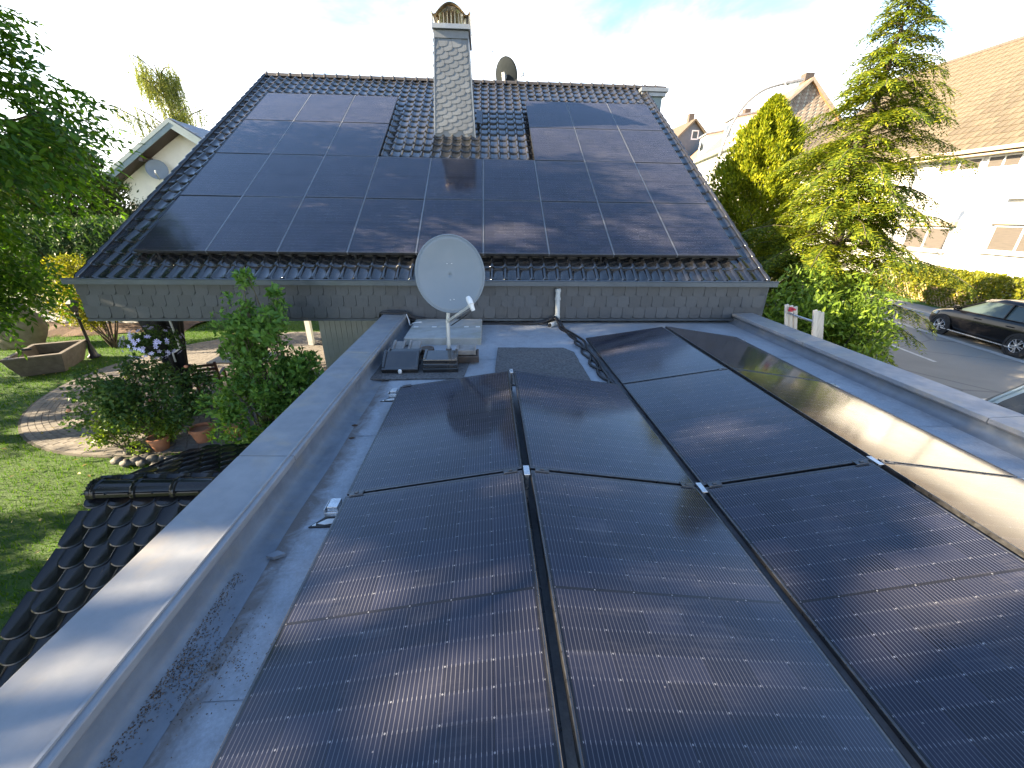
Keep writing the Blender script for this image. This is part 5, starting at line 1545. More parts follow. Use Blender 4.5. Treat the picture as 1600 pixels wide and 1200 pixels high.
# rose bush
o = thing('rose_bush', 'spreading rose bush with blue-green leaves at the patio edge', 'bush', (-6.5, 7.2, ZG))
p_, d_, n_, l_, w_, tips = bush_leaves((-6.65, 7.3, -1.66), (1.30, .72, .70), 44, (.15, .30), 7600, .075, .052, .1, .35)
leaves('foliage', p_, d_, n_, l_, w_, LEAF['rosebush'], o); stems(o, (-6.4, 7.2, ZG), tips, .016, .005, MAT['twig'])
for k in range(5):
    p = tips[k * 7 % len(tips)] + np.array([0, -.1, .22])
    q = MB(); q.lathe([(0, .03), (.022, .028), (.035, .01), (.03, -.015), (0, -.03)], tuple(p), 8); q.build('rose', MAT['rose'], o, smooth='all')
o = thing('low_shrub', 'small yellow-green shrub below the rose bush', 'shrub', (-7.0, 6.9, ZG))
p_, d_, n_, l_, w_, tips = bush_leaves((-6.8, 6.95, ZG + .42), (.9, .35, .38), 26, (.12, .24), 3600, .06, .035)
leaves('foliage', p_, d_, n_, l_, w_, LEAF['laurel'], o); stems(o, (-6.9, 6.95, ZG), tips[:12], .012, .004, MAT['twig'])
# tall bush beside the garage
o = thing('tall_bush', 'tall fresh green bush rising in front of the slate fascia', 'bush', (-3.6, 5.9, ZG))
parts_ = [((-3.62, 5.85, -1.25), (.80, .50, 1.15), 60, 6600), ((-3.42, 5.90, .02), (.42, .34, .55), 26, 1900), ((-3.42, 5.95, .60), (.11, .10, .30), 7, 240), ((-3.06, 5.95, .47), (.09, .09, .22), 5, 160), ((-2.85, 5.9, -.75), (.38, .36, .7), 20, 1300)]
PP, DD, NN, TT = [], [], [], []
for c_, r_, nl_, nf_ in parts_:
    big = r_[0] > .2
    p_, d_, n_, l_, w_, tips = bush_leaves(c_, r_, nl_, (.10, .22) if big else (.04, .08), nf_, .095, .048, .35, .4)
    PP.append(p_); DD.append(d_); NN.append(n_); TT.append(tips)
PP, DD, NN, TT = np.concatenate(PP), np.concatenate(DD), np.concatenate(NN), np.concatenate(TT)
ok = PP[:, 1] < 6.52
PP, DD, NN = PP[ok], DD[ok], NN[ok]
mes = [leaf_proto('c', .095 * f, .050 * f, LEAF['camellia']) for f in (.85, 1, 1.2)]
keep = single_leaves(o, PP, DD, NN, mes, 300)
leaves('foliage', PP[keep], DD[keep], NN[keep], .09 * rng.uniform(.7, 1.25, keep.sum()), .046 * rng.uniform(.7, 1.2, keep.sum()), LEAF['camellia'], o)
TT[:, 1] = np.minimum(TT[:, 1], 6.4)
stems(o, (-3.5, 5.9, ZG), TT[::2], .018, .005, MAT['twig'])
# hanging basket of petunias
o = thing('flower_basket', 'hanging basket of pale violet flowers under the left end of the fascia', 'flower basket', (-6.15, 7.45, -.95))
fc = np.array((-6.15, 7.45, -.62))
p_, d_, n_, l_, w_, tips = bush_leaves(fc, (.40, .32, .22), 24, (.08, .15), 2200, .06, .03)
leaves('foliage', p_, d_, n_, l_, w_, LEAF['rosebush'], o)
q = MB(); q.lathe([(0, -.26), (.14, -.24), (.22, -.12), (.25, .0), (.23, .0), (.0, -.04)], tuple(fc), 16); q.build('basket', MAT['iron'], o, smooth='soft')
q = MB()
for a in (0, 2.1, 4.2): q.tube([tuple(fc + np.array([math.cos(a) * .23, math.sin(a) * .23, 0])), tuple(fc + np.array([0, 0, .62]))], .005, 4)
q.build('chain', MAT['iron'], o)
pq = MB()
vs = [(0, 0, 0)]; fs = []
for k in range(5):
    a = 2 * math.pi * k / 5
    vs += [(math.cos(a - .45) * .026, math.sin(a - .45) * .026, .008), (math.cos(a) * .042, math.sin(a) * .042, .012), (math.cos(a + .45) * .026, math.sin(a + .45) * .026, .008)]
    fs.append((0, 1 + k * 3, 2 + k * 3, 3 + k * 3))
pq.add(vs, fs)
pme = pq.mesh('flower', MAT['petal'])
for k in range(90):
    d = Vector(rand_dirs(1)[0])
    if d.y > .45: d.y *= -1
    p = Vector(fc) + Vector((d.x * .50 - .04, d.y * .40, d.z * .30))
    mq = d.to_track_quat('Z', 'Y').to_matrix().to_4x4(); mq.translation = p
    link('flower', pme, o, matrix=mq)

# lawn
n = 150000
gx = rng.uniform(-18, -1.75, n); gy = rng.uniform(1.5, 19, n)
msk = (gx < -.35 * gy - .4) | ((gx < -1.75) & (gy < 8))
msk &= np.hypot(gx - PC[0], gy - PC[1]) > PRAD + .04
msk &= ~((gx > SHX0) & (gy > 2.45) & (gy < 4.55))
msk &= ~((gy > 15.0) & (gx < -11.6))
msk &= ~((np.abs(gx + 12.5) < .55) & (np.abs(gy - 11.5) < .65))
gx, gy = gx[msk], gy[msk]; n = len(gx)
P = np.stack([gx, gy, np.full(n, ZG - .028)], 1)
D = unit(rng.normal(size=(n, 3)) * np.array([.45, .45, .1]) + np.array([0, 0, 1.0]))
o = leaves('lawn_grass', P, D, rng.normal(size=(n, 3)), .065 * rng.uniform(.6, 1.4, n), .011, LEAF['grass'], None, 'stuff', single=True)
tag(o, 'short mown lawn grass left of the house', 'grass')
n = 260
gx = rng.uniform(-13, -2.5, n); gy = rng.uniform(2.5, 12, n)
P = np.stack([gx, gy, np.full(n, ZG + .035)], 1)
o = leaves('fallen_leaves', P, rand_dirs(n) * np.array([1, 1, .12]), np.array([0, 0, 1.]) + rng.normal(size=(n, 3)) * .25, .09, .04, LEAF['dry'], None, 'stuff')
tag(o, 'dry yellowish leaves fallen on the lawn and patio', 'leaves')

# ------------------------------------------------------------------ right-hand plants
o = thing('laurel_bush', 'glossy green laurel bush behind the ladder', 'bush', (6.9, 7.8, ZR))
p_, d_, n_, l_, w_, tips = bush_leaves((6.85, 7.75, -.75), (1.45, 1.05, 1.35), 90, (.26, .46), 15000, .125, .047, .35, .55)
ok = (p_[:, 0] > 5.0); 
mes = [leaf_proto('l', .13 * f, .050 * f, LEAF['laurel']) for f in (.85, 1, 1.2)]
p_, d_, n_, l_, w_ = p_[ok], d_[ok], n_[ok], l_[ok], w_[ok]
keep = single_leaves(o, p_, d_, n_, mes, 260)
leaves('foliage', p_[keep], d_[keep], n_[keep], l_[keep], w_[keep], LEAF['laurel'], o)
stems(o, (6.9, 7.8, ZR - .02), tips[::2], .03, .008, MAT['bark'])
conifer_column('thuja_tree', 'yellow-green columnar conifer beyond the right end of the house', (8.42, 13.4, ZR), 6.95, 1.27, 66000, .13, .045, LEAF['thuja'], lambda t: (.55 + .45 * math.sin(min(1, t * 1.9) * math.pi / 2) if t < .5 else (1 - ((t - .5) / .5) ** 1.7) ** .8), .33)
hemlock('tall airy conifer with drooping branches beside the street', (8.10, 9.4, ZR), 7.85, 2.45, LEAF['hemlock'], 200)
e0, e1 = road_pt(7.0, -6, 0), road_pt(7.0, 22, 0)
hedge('yellow_hedge', 'clipped yellow-green hedge across the street behind the lattice fence', e0[:2], e1[:2], 1.4, ZR + .1, -.45, 60000, .14, .075, LEAF['yellowhedge'])

# ================================================================== HOUSES AROUND
def window(parent, c, wv, hv, nv, w_, h_, fw=.07, m='wglass', name='window'):
    """a framed window centred on c, on a wall whose outward normal is nv"""
    c, wv, hv, nv = Vector(c), Vector(wv).normalized(), Vector(hv).normalized(), Vector(nv).normalized()
    def bx(a0, a1, b0, b1, d0, d1, q):
        P = lambda a, b_, d: c + wv * a + hv * b_ + nv * d
        q.hexa([P(a0, b0, d0), P(a1, b0, d0), P(a1, b1, d0), P(a0, b1, d0), P(a0, b0, d1), P(a1, b0, d1), P(a1, b1, d1), P(a0, b1, d1)])
        return q
    q = MB()
    bx(-w_ / 2, w_ / 2, h_ / 2 - fw, h_ / 2, -.02, .04, q); bx(-w_ / 2, w_ / 2, -h_ / 2, -h_ / 2 + fw, -.02, .04, q)
    bx(-w_ / 2, -w_ / 2 + fw, -h_ / 2 + fw, h_ / 2 - fw, -.02, .04, q); bx(w_ / 2 - fw, w_ / 2, -h_ / 2 + fw, h_ / 2 - fw, -.02, .04, q)
    if w_ > 1.0: bx(-.035, .035, -h_ / 2 + fw, h_ / 2 - fw, -.02, .039, q)
    fo = q.build(name, MAT['white_paint'], parent)
    bx(-w_ / 2 + fw, w_ / 2 - fw, -h_ / 2 + fw, h_ / 2 - fw, .0, .018, q := MB()).build('pane', MAT[m], fo)
    return fo

# --- white neighbour on the left
nb = thing('neighbour_house', 'white gabled house with blue-grey bargeboards behind the evergreen at left', 'house', (-15.5, 28, ZG))
GP = Vector((-15.5, 24.0, 5.72))
q = MB(); q.prism([(-19.2, ZG), (-19.2, 3.0), (GP.x, 5.25), (-11.8, 3.0), (-11.8, ZG)], 'y', 24.7, 35); q.build('wall', MAT['render_cream'], nb)
sl_ = 2.80 / 4.35
for sg, nm in ((-1, 'roof'), (1, 'roof')):
    xe = GP.x + sg * 4.55; ze = GP.z - 4.55 * sl_
    q = MB(); q.hexa([(GP.x, 24.0, GP.z - .16), (xe, 24.0, ze - .16), (xe, 35.4, ze - .16), (GP.x, 35.4, GP.z - .16), (GP.x, 24.0, GP.z), (xe, 24.0, ze), (xe, 35.4, ze), (GP.x, 35.4, GP.z)])
    ro = q.build(nm, MAT['roof_grey'], nb)
    # verge course of tiles
    for k in range(14):
        t0, t1 = k / 14, (k + 1) / 14
        q = MB(); a = Vector((GP.x + (xe - GP.x) * t0, 0, GP.z + (ze - GP.z) * t0)); b2 = Vector((GP.x + (xe - GP.x) * t1, 0, GP.z + (ze - GP.z) * t1))
        q.hexa([(a.x, 23.92, a.z + .012), (b2.x, 23.92, b2.z + .035), (b2.x, 24.35, b2.z + .035), (a.x, 24.35, a.z + .012), (a.x, 23.92, a.z + .04), (b2.x, 23.92, b2.z + .075), (b2.x, 24.35, b2.z + .075), (a.x, 24.35, a.z + .04)])
        q.build('verge_tile', MAT['clay_grey'] if sg < 0 else MAT['roof_grey'], ro)
    q = MB()
    q.hexa([(GP.x, 23.90, GP.z - .42), (xe, 23.90, ze - .42), (xe, 23.94, ze - .42), (GP.x, 23.94, GP.z - .42), (GP.x, 23.90, GP.z + .0), (xe, 23.90, ze + .0), (xe, 23.94, ze + .0), (GP.x, 23.94, GP.z + .0)])
    bb = q.build('bargeboard', MAT['barge'], nb)
    q = MB()
    q.hexa([(GP.x, 23.87, GP.z - .17), (xe, 23.87, ze - .17), (xe, 23.897, ze - .17), (GP.x, 23.897, GP.z - .17), (GP.x, 23.87, GP.z + .0), (xe, 23.87, ze + .0), (xe, 23.897, ze + .0), (GP.x, 23.897, GP.z + .0)])
    q.build('cover_board', MAT['barge'], bb)
    q = MB()
    q.hexa([(GP.x, 23.945, GP.z - .44), (xe, 23.945, ze - .44), (xe, 24.69, ze - .44), (GP.x, 24.69, GP.z - .44), (GP.x, 23.945, GP.z - .2), (xe, 23.945, ze - .2), (xe, 24.69, ze - .2), (GP.x, 24.69, GP.z - .2)])
    q.build('soffit', MAT['soffit'], nb)
for t in (.42, .86):
    q = MB(); x_ = GP.x - 4.55 * t; z_ = GP.z - 4.55 * t * sl_ - .48; q.box(x_ - .1, x_ + .1, 23.95, 24.75, z_ - .16, z_ + .04); q.build('purlin_end', MAT['soffit'], nb)
window(nb, (-14.95, 24.7, 3.35), (1, 0, 0), (0, 0, 1), (0, -1, 0), 1.25, 1.1, .08, 'render_cream')
sat_dish('satellite_dish', 'grey satellite dish mounted on the white gable of the left neighbour', (-16.9, 24.66, 3.2), (-16.95, 24.25, 3.5), (.35, -.90, .25), .47, .47, MAT['dish'], pole=False)
q = MB(); q.tube([(-16.95, 24.70, 3.35), (-16.95, 24.30, 3.38)], .03, 8)
tag(q.build('dish_bracket', MAT['galv'], None, origin=(-16.95, 24.7, 3.35)), 'wall bracket behind the dish on the white gable', 'bracket')
sat_dish('satellite_dish', 'dark satellite dish seen from behind above the roof ridge', (.62, 15.75, 4.80), (.65, 15.75, 5.78), (.55, .80, .22), .40, .47, MAT['dish_dark'], pole=True, lnb=(1.25, 16.25, 5.95))
q = MB(); q.tube([(.30, 15.75, 6.37), (.0, 15.7, 6.45), (-.28, 15.7, 6.52)], .008, 5); q.tube([(.65, 15.75, 4.9), (.62, 15.75, 6.40)], .02, 8); q.tube([(.62, 15.75, 6.30), (-.10, 15.72, 6.43)], .008, 5)
tag(q.build('thin_antenna', MAT['galv'], None, origin=(.65, 15.75, 4.8)), 'thin rod antenna rising beside the dark dish on the ridge', 'antenna')

# --- weeping birch far left
def weeping(label, base, H, Rm, n_str, lm):
    o = thing('weeping_tree', label, 'tree', base)
    bx = Vector(base); q = MB()
    q.tube(smooth_path([bx, bx + Vector((.5, 0, H * .5)), bx + Vector((-.2, 0, H * .98))], 6), [.4 * (1 - .9 * i / 12) for i in range(13)], 8)
    q.build('trunk', MAT['bark'], o, smooth='all')
    P, D = [], []
    q = MB()
    lims = []
    for k in range(26):
        h = random.uniform(.45, .92) * H; a = random.uniform(0, 6.28); L_ = Rm * random.uniform(.45, 1) * (1.25 - h / H * .75)
        s = bx + Vector((0, 0, h)); e = s + Vector((math.cos(a) * L_, math.sin(a) * L_, L_ * random.uniform(.4, .9)))
        q.tube(smooth_path([s, s.lerp(e, .5) + Vector((0, 0, .3)), e], 3), .05, 5); lims.append((s, e))
    q.build('limbs', MAT['bark'], o)['kind'] = 'stuff'
    for k in range(n_str):
        s, e = random.choice(lims); p = s.lerp(e, random.uniform(.35, 1.05)) + Vector((random.uniform(-.5, .5), random.uniform(-.5, .5), random.uniform(-.2, .4)))
        L_ = random.uniform(.7, 2.6)
        sw = Vector((random.uniform(-.15, .25), random.uniform(-.15, .15), -1))
        for u in range(int(L_ / .07)):
            P.append(p + sw * (u * .07)); D.append(sw + Vector((random.uniform(-.7, .7), random.uniform(-.7, .7), 0)))
    n = len(P)
    leaves('crown', np.array(P), np.array(D), rand_dirs(n), .2 * rng.uniform(.7, 1.3, n), .06, lm, o)
weeping('weeping yellow-green birch behind the white neighbouring house', (-28.9, 45, ZG), 16.3, 4.6, 1300, LEAF['willow'])

# --- big white house across the street
wh = thing('white_house', 'large white house with brown tiled roof across the street', 'house', (26, 21, -1.3))
WX, WY0, WY1, WZ = 22.6, 6.0, 31.6, 4.75
q = MB(); q.prism([(WX, -1.9), (WX, WZ + .05), (28.2, 10.0), (33.8, WZ + .05), (33.8, -1.9)], 'y', WY0, WY1); q.build('wall', MAT['render_white'], wh)
wp = math.atan2(10.36 - 4.62, 28.2 - 22.15)
sld = Vector((math.cos(wp), 0, math.sin(wp))); nrm_ = Vector((-math.sin(wp), 0, math.cos(wp)))
E0 = Vector((22.05, 0, 4.62))
def WP(s, y, o_): 
    p = E0 + sld * s + nrm_ * o_
    return Vector((p.x, y, p.z))
RLEN = (28.2 - 22.05) / math.cos(wp)
q = MB(); q.hexa([WP(0, WY0 - .4, -.2), WP(RLEN, WY0 - .4, -.2), WP(RLEN, WY1 + .3, -.2), WP(0, WY1 + .3, -.2), WP(0, WY0 - .4, 0), WP(RLEN, WY0 - .4, 0), WP(RLEN, WY1 + .3, 0), WP(0, WY1 + .3, 0)])
wroof = q.build('roof', MAT['roof_brown'], wh)
q = MB(); top_ = WP(RLEN, 0, 0); q.hexa([(top_.x, WY0 - .4, top_.z - .2), (top_.x + 6, WY0 - .4, top_.z - 6.2), (top_.x + 6, WY1 + .3, top_.z - 6.2), (top_.x, WY1 + .3, top_.z - .2), (top_.x, WY0 - .4, top_.z), (top_.x + 6, WY0 - .4, top_.z - 6), (top_.x + 6, WY1 + .3, top_.z - 6), (top_.x, WY1 + .3, top_.z)]); q.build('back_slope', MAT['roof_brown'], wroof)
tw_, ts_ = .33, RLEN / 20
q = MB(); q.hexa([(0, 0, .0), (0, tw_ - .012, .0), (ts_ + .06, tw_ - .012, .0), (ts_ + .06, 0, .0), (0, 0, .055), (0, tw_ - .012, .055), (ts_ + .06, tw_ - .012, .012), (ts_ + .06, 0, .012)])
q.tube([(0, tw_ - .05, .05), (ts_ + .04, tw_ - .05, .018)], .04, 6)
wtm = q.mesh('roof_tile', MAT['roof_brown'])
wl_ = []
for j in range(20):
    for i in range(int((WY1 - 12) / tw_)):
        y = 12 + i * tw_
        wl_.append((y + .0 * j, j, y))
wl_.sort(key=lambda t: abs(t[2] - 19.5))
rest = MB()
wrm = Matrix.Rotation(-wp, 4, 'Y')
for k, (_, j, y) in enumerate(wl_):
    p = WP(j * ts_, y, .002)
    m_ = Matrix.Translation(p) @ wrm @ Matrix.Rotation(random.uniform(-.01, .01), 4, 'X')
    if k < 300: link('roof_tile', wtm, wroof, matrix=m_)
    else: rest.add([m_ @ v.co for v in wtm.vertices], [tuple(f_.vertices) for f_ in wtm.polygons])
tag(rest.build('roof_tile_field', MAT['roof_brown'], wroof), kind='stuff')
q = MB(); q.tube([(top_.x, WY0 - .4, top_.z + .04), (top_.x, WY1 + .3, top_.z + .04)], .12, 10); q.build('ridge', MAT['clay'], wroof, smooth='soft')
q = MB(); q.box(21.90, 22.06, WY0 - .4, WY1 + .3, 4.48, 4.64); q.build('gutter', MAT['oak'], wh, bevel=.03)
q = MB(); q.box(22.07, 22.598, WY0 - .3, WY1 + .2, 4.36, 4.44); q.build('soffit', MAT['oak'], wh)
for (yc, wd_) in ((18.55, 1.3), (20.35, 1.9), (25.5, 1.6)):
    window(wh, (WX, yc, 4.08), (0, 1, 0), (0, 0, 1), (-1, 0, 0), wd_, .52, .06, 'shutter')
for (yc, zc) in ((16.7, 1.15), (20.6, 1.0), (24.5, 1.0), (13.0, 1.1)):
    wo = window(wh, (WX, yc, zc - .2), (0, 1, 0), (0, 0, 1), (-1, 0, 0), 2.2, 1.1, .07, 'shutter')
    q = MB(); q.box(WX - .22, WX + .0 - .002, yc - 1.25, yc + 1.25, zc + .38, zc + .62); q.build('shutter_box', MAT['oak'], wo, bevel=.02)
    q = MB(); q.box(WX - .16, WX - .002, yc - 1.2, yc + 1.2, zc - .86, zc - .78); q.build('sill', MAT['curb'], wo)
q = MB(); q.hexa([(WX - .32, 16.9, 2.55), (WX - .02, 16.9, 2.55), (WX - .02, 17.75, 2.55), (WX - .32, 17.75, 2.55), (WX - .10, 16.9, 3.75), (WX - .02, 16.9, 3.75), (WX - .02, 17.75, 3.75), (WX - .10, 17.75, 3.75)]); q.build('sloping_awning', MAT['white_paint'], wh)

for yy in (15.2, 22.4):
    q = MB(); q.tube([(22.0, yy, 4.5), (22.45, yy, 4.1), (22.53, yy, 3.9), (22.53, yy, -1.6)], .05, 8); q.build('downpipe', MAT['zinc'], wh, smooth='soft')
q = MB(); q.box(WX - .03, WX - .002, WY0, WY1, -1.6, -.75); q.build('plinth', MAT['stone_wall'], wh)

# --- brown-gabled house farther up the street
mh = thing('gabled_house', 'house with orange roof, white dormers and brown shingled gable up the street', 'house', (25, 37, -1.9))
ax = Vector((.20, .98, 0)).normalized(); rx = Vector((ax.y, -ax.x, 0))
G0 = Vector((24.99, 36.0, 0))
def MP(a, l_, z): p = G0 + rx * a + ax * l_; return Vector((p.x, p.y, z))
HW, EZ, RZ, LN = 3.3, 8.2, 11.45, 22.0
q = MB(); q.add([MP(-HW, 0, -2), MP(HW, 0, -2), MP(HW, 0, EZ), MP(0, 0, RZ - .1), MP(-HW, 0, EZ), MP(-HW, LN, -2), MP(HW, LN, -2), MP(HW, LN, EZ), MP(0, LN, RZ - .1), MP(-HW, LN, EZ)],
                [(0, 1, 2, 3, 4), (9, 8, 7, 6, 5), (0, 4, 9, 5), (1, 6, 7, 2), (2, 7, 8, 3), (4, 3, 8, 9)]); mwall = q.build('wall', MAT['stone_wall'], mh)
q = MB(); q.hexa([MP(-.235, -.012, 0), MP(.235, -.012, 0), MP(.235, .012, 0), MP(-.235, .012, 0), MP(-.235, -.05, -.0), MP(.235, -.05, -.0), MP(.235, -.03, .5), MP(-.235, -.03, .5)])
qs = MB(); s_ = .24
qs.add([(-s_, 0, s_ * .3), (0, -.03, -s_ * .75), (s_, 0, s_ * .3), (0, .0, s_ * 1.3), (-s_, .03, s_ * .3), (0, .02, -s_ * .75), (s_, .03, s_ * .3), (0, .03, s_ * 1.3)], [(0, 1, 2, 3), (7, 6, 5, 4), (0, 4, 5, 1), (1, 5, 6, 2), (2, 6, 7, 3), (3, 7, 4, 0)])
shm = qs.mesh('shingle', MAT['shingle'])
rzm = Matrix.Rotation(math.atan2(-ax.x, ax.y), 4, 'Z')
cnt = 0
z = RZ - .35; rowi = 0
while z > 2.5:
    hw = HW if z < EZ else HW * (RZ - z) / (RZ - EZ)
    a = -hw + .12 + (s_ if rowi % 2 else 0)
    while a < hw - .1 and cnt < 300:
        link('shingle', shm, mwall, matrix=Matrix.Translation(MP(a, -.02, z)) @ rzm); cnt += 1
        a += 2 * s_
    z -= s_ * 1.02; rowi += 1
for sg in (-1, 1):
    q = MB(); o1 = .45; e_z = EZ - (RZ - EZ) / HW * o1
    q.hexa([MP(0, -.35, RZ - .05), MP(sg * (HW + o1), -.35, e_z - .05), MP(sg * (HW + o1), LN + .3, e_z - .05), MP(0, LN + .3, RZ - .05), MP(0, -.35, RZ + .12), MP(sg * (HW + o1), -.35, e_z + .12), MP(sg * (HW + o1), LN + .3, e_z + .12), MP(0, LN + .3, RZ + .12)])
    rf = q.build('roof', MAT['roof_orange'], mh)
    q = MB(); q.hexa([MP(0, -.42, RZ - .12), MP(sg * (HW + o1), -.42, e_z - .12), MP(sg * (HW + o1), -.355, e_z - .12), MP(0, -.355, RZ - .12), MP(0, -.42, RZ + .15), MP(sg * (HW + o1), -.42, e_z + .15), MP(sg * (HW + o1), -.355, e_z + .15), MP(0, -.355, RZ + .15)]); q.build('bargeboard', MAT['shingle'], rf)
q = MB(); q.hexa([MP(-HW - .5, -.3, 7.55), MP(-HW - .003, -.3, 7.55), MP(-HW - .003, LN, 7.55), MP(-HW - .5, LN, 7.55), MP(-HW - .5, -.3, 7.8), MP(-HW - .003, -.3, 7.8), MP(-HW - .003, LN, 7.8), MP(-HW - .5, LN, 7.8)]); q.build('eaves_board', MAT['white_paint'], mh)
for l0 in (5.0, 13.5):
    q = MB(); q.hexa([MP(-HW - .1, l0, 8.0), MP(-.9, l0, 8.0), MP(-.9, l0 + 2.6, 8.0), MP(-HW - .1, l0 + 2.6, 8.0), MP(-HW - .1, l0, 10.0), MP(-.9, l0, 10.4), MP(-.9, l0 + 2.6, 10.4), MP(-HW - .1, l0 + 2.6, 10.0)])
    dm = q.build('dormer', MAT['white_paint'], mh)
    q = MB(); q.hexa([MP(-HW - .3, l0 - .2, 10.0), MP(-.7, l0 - .2, 10.45), MP(-.7, l0 + 2.8, 10.45), MP(-HW - .3, l0 + 2.8, 10.0), MP(-HW - .3, l0 - .2, 10.14), MP(-.7, l0 - .2, 10.6), MP(-.7, l0 + 2.8, 10.6), MP(-HW - .3, l0 + 2.8, 10.14)]); q.build('dormer_roof', MAT['roof_grey'], dm)
    q = MB(); q.hexa([MP(-HW - .14, l0 + .5, 8.6), MP(-HW - .101, l0 + .5, 8.6), MP(-HW - .101, l0 + 2.1, 8.6), MP(-HW - .14, l0 + 2.1, 8.6), MP(-HW - .14, l0 + .5, 9.7), MP(-HW - .101, l0 + .5, 9.7), MP(-HW - .101, l0 + 2.1, 9.7), MP(-HW - .14, l0 + 2.1, 9.7)]); q.build('dormer_window', MAT['wglass'], dm)
for l0 in (2.0, 5.6, 9.2, 12.8, 16.4, 19.4):
    q = MB(); q.hexa([MP(-HW - .06, l0, 2.6), MP(-HW - .003, l0, 2.6), MP(-HW - .003, l0 + 1.9, 2.6), MP(-HW - .06, l0 + 1.9, 2.6), MP(-HW - .06, l0, 7.0), MP(-HW - .003, l0, 7.0), MP(-HW - .003, l0 + 1.9, 7.0), MP(-HW - .06, l0 + 1.9, 7.0)]); bay = q.build('bay_panel', MAT['white_paint'], mh)
    window(bay, MP(-HW - .07, l0 + .95, 5.6), ax, (0, 0, 1), -rx, 1.1, 1.5, .09)
q = MB(); c_ = MP(.2, 1.2, 0); q.box(c_.x - .35, c_.x + .35, c_.y - .3, c_.y + .3, 10.9, 12.15); q.build('chimney', MAT['clay'], mh)
q = MB(); c_ = MP(-.3, 12, 0); q.box(c_.x - .3, c_.x + .3, c_.y - .3, c_.y + .3, 10.9, 12.0); q.build('chimney', MAT['clay'], mh)

# --- small slate-clad house in the far distance
sh_ = thing('slate_house', 'small blue slate house with white windows far up the street', 'house', (27.3, 62, 0))
q = MB(); q.prism([(24.6, -2), (24.6, 10.5), (27.2, 13.1), (30.2, 10.5), (30.2, -2)], 'y', 60, 70); q.build('wall', MAT['blue_slate'], sh_)
for sg, xe, ze in ((-1, 24.0, 9.95), (1, 30.8, 9.95)):
    q = MB(); q.hexa([(27.2, 59.5, 13.15), (xe, 59.5, ze), (xe, 70.3, ze), (27.2, 70.3, 13.15), (27.2, 59.5, 13.4), (xe, 59.5, ze + .25), (xe, 70.3, ze + .25), (27.2, 70.3, 13.4)]); q.build('roof', MAT['roof_brown'], sh_)
window(sh_, (27.6, 60, 11.6), (1, 0, 0), (0, 0, 1), (0, -1, 0), .95, 1.1, .14)
window(sh_, (25.7, 60, 8.9), (1, 0, 0), (0, 0, 1), (0, -1, 0), 1.2, 1.5, .14)
window(sh_, (28.7, 60, 8.9), (1, 0, 0), (0, 0, 1), (0, -1, 0), 1.2, 1.5, .14)
q = MB(); q.box(26.9, 27.6, 61, 61.7, 12.9, 14.2); q.build('chimney', MAT['clay'], sh_)

# ================================================================== STREET
o = thing('street_lamp', 'tall grey street lamp with a curved arm right of the house', 'street lamp', (9.35, 18.0, ZR))
path = smooth_path([(9.35, 18, ZR), (9.35, 18, 1.0), (9.40, 18, 3.4), (9.58, 18, 4.6), (9.98, 18, 5.55), (10.65, 18, 6.15), (11.5, 18, 6.42)], 6)
q = MB(); q.tube(path, [.062 - .022 * i / (len(path) - 1) for i in range(len(path))], 10); q.build('pole', MAT['lampgrey'], o, smooth='all')
q = MB(); q.lathe([(.09, 0), (.09, 1.0), (.065, 1.05)], (9.35, 18, ZR), 12); q.build('pole_sleeve', MAT['lampgrey'], o, smooth='soft')
q = MB(); q.hexa([(11.45, 17.9, 6.37), (12.15, 17.87, 6.50), (12.15, 18.13, 6.50), (11.45, 18.1, 6.37), (11.45, 17.92, 6.47), (12.15, 17.9, 6.60), (12.15, 18.1, 6.60), (11.45, 18.08, 6.47)]); hd = q.build('lamp_head', MAT['lampgrey'], o, bevel=.02)
q = MB(); q.hexa([(11.62, 17.92, 6.37), (12.1, 17.92, 6.46), (12.1, 18.08, 6.46), (11.62, 18.08, 6.37), (11.62, 17.92, 6.397), (12.1, 17.92, 6.485), (12.1, 18.08, 6.485), (11.62, 18.08, 6.397)]); q.build('lamp_cover', MAT['pad'], hd)

# lattice fence in front of the yellow hedge
o = thing('lattice_fence', 'diagonal lattice wooden fence below the yellow hedge', 'fence', road_pt(6.42, 10, ZR))
def sl_mesh(sg):
    q = MB(); q.bar((0, 0, 0), (RD.x * .62 * sg, RD.y * .62 * sg, .85), .035, .022, (RD.y, -RD.x, 0)); return q.mesh('slat', MAT['fence'])
m1, m2 = sl_mesh(1), sl_mesh(-1)
for i in range(110):
    a_ = 4 + i * .155
    p = road_pt(6.40, a_, ZR + .13); link('slat', m1, o, loc=p)
    p = road_pt(6.43, a_ + .62, ZR + .13); link('slat', m2, o, loc=p)
for zz in (ZR + .25, ZR + .85):
    q = MB(); q.bar(road_pt(6.46, 4, zz), road_pt(6.46, 21.4, zz), .03, .05); q.build('rail', MAT['fence'], o)
for i in range(9):
    p = road_pt(6.50, 4 + i * 2.17, ZR); q = MB(); q.bar(p, (p[0], p[1], ZR + 1.0), .08, .08); q.build('post', MAT['fence'], o)

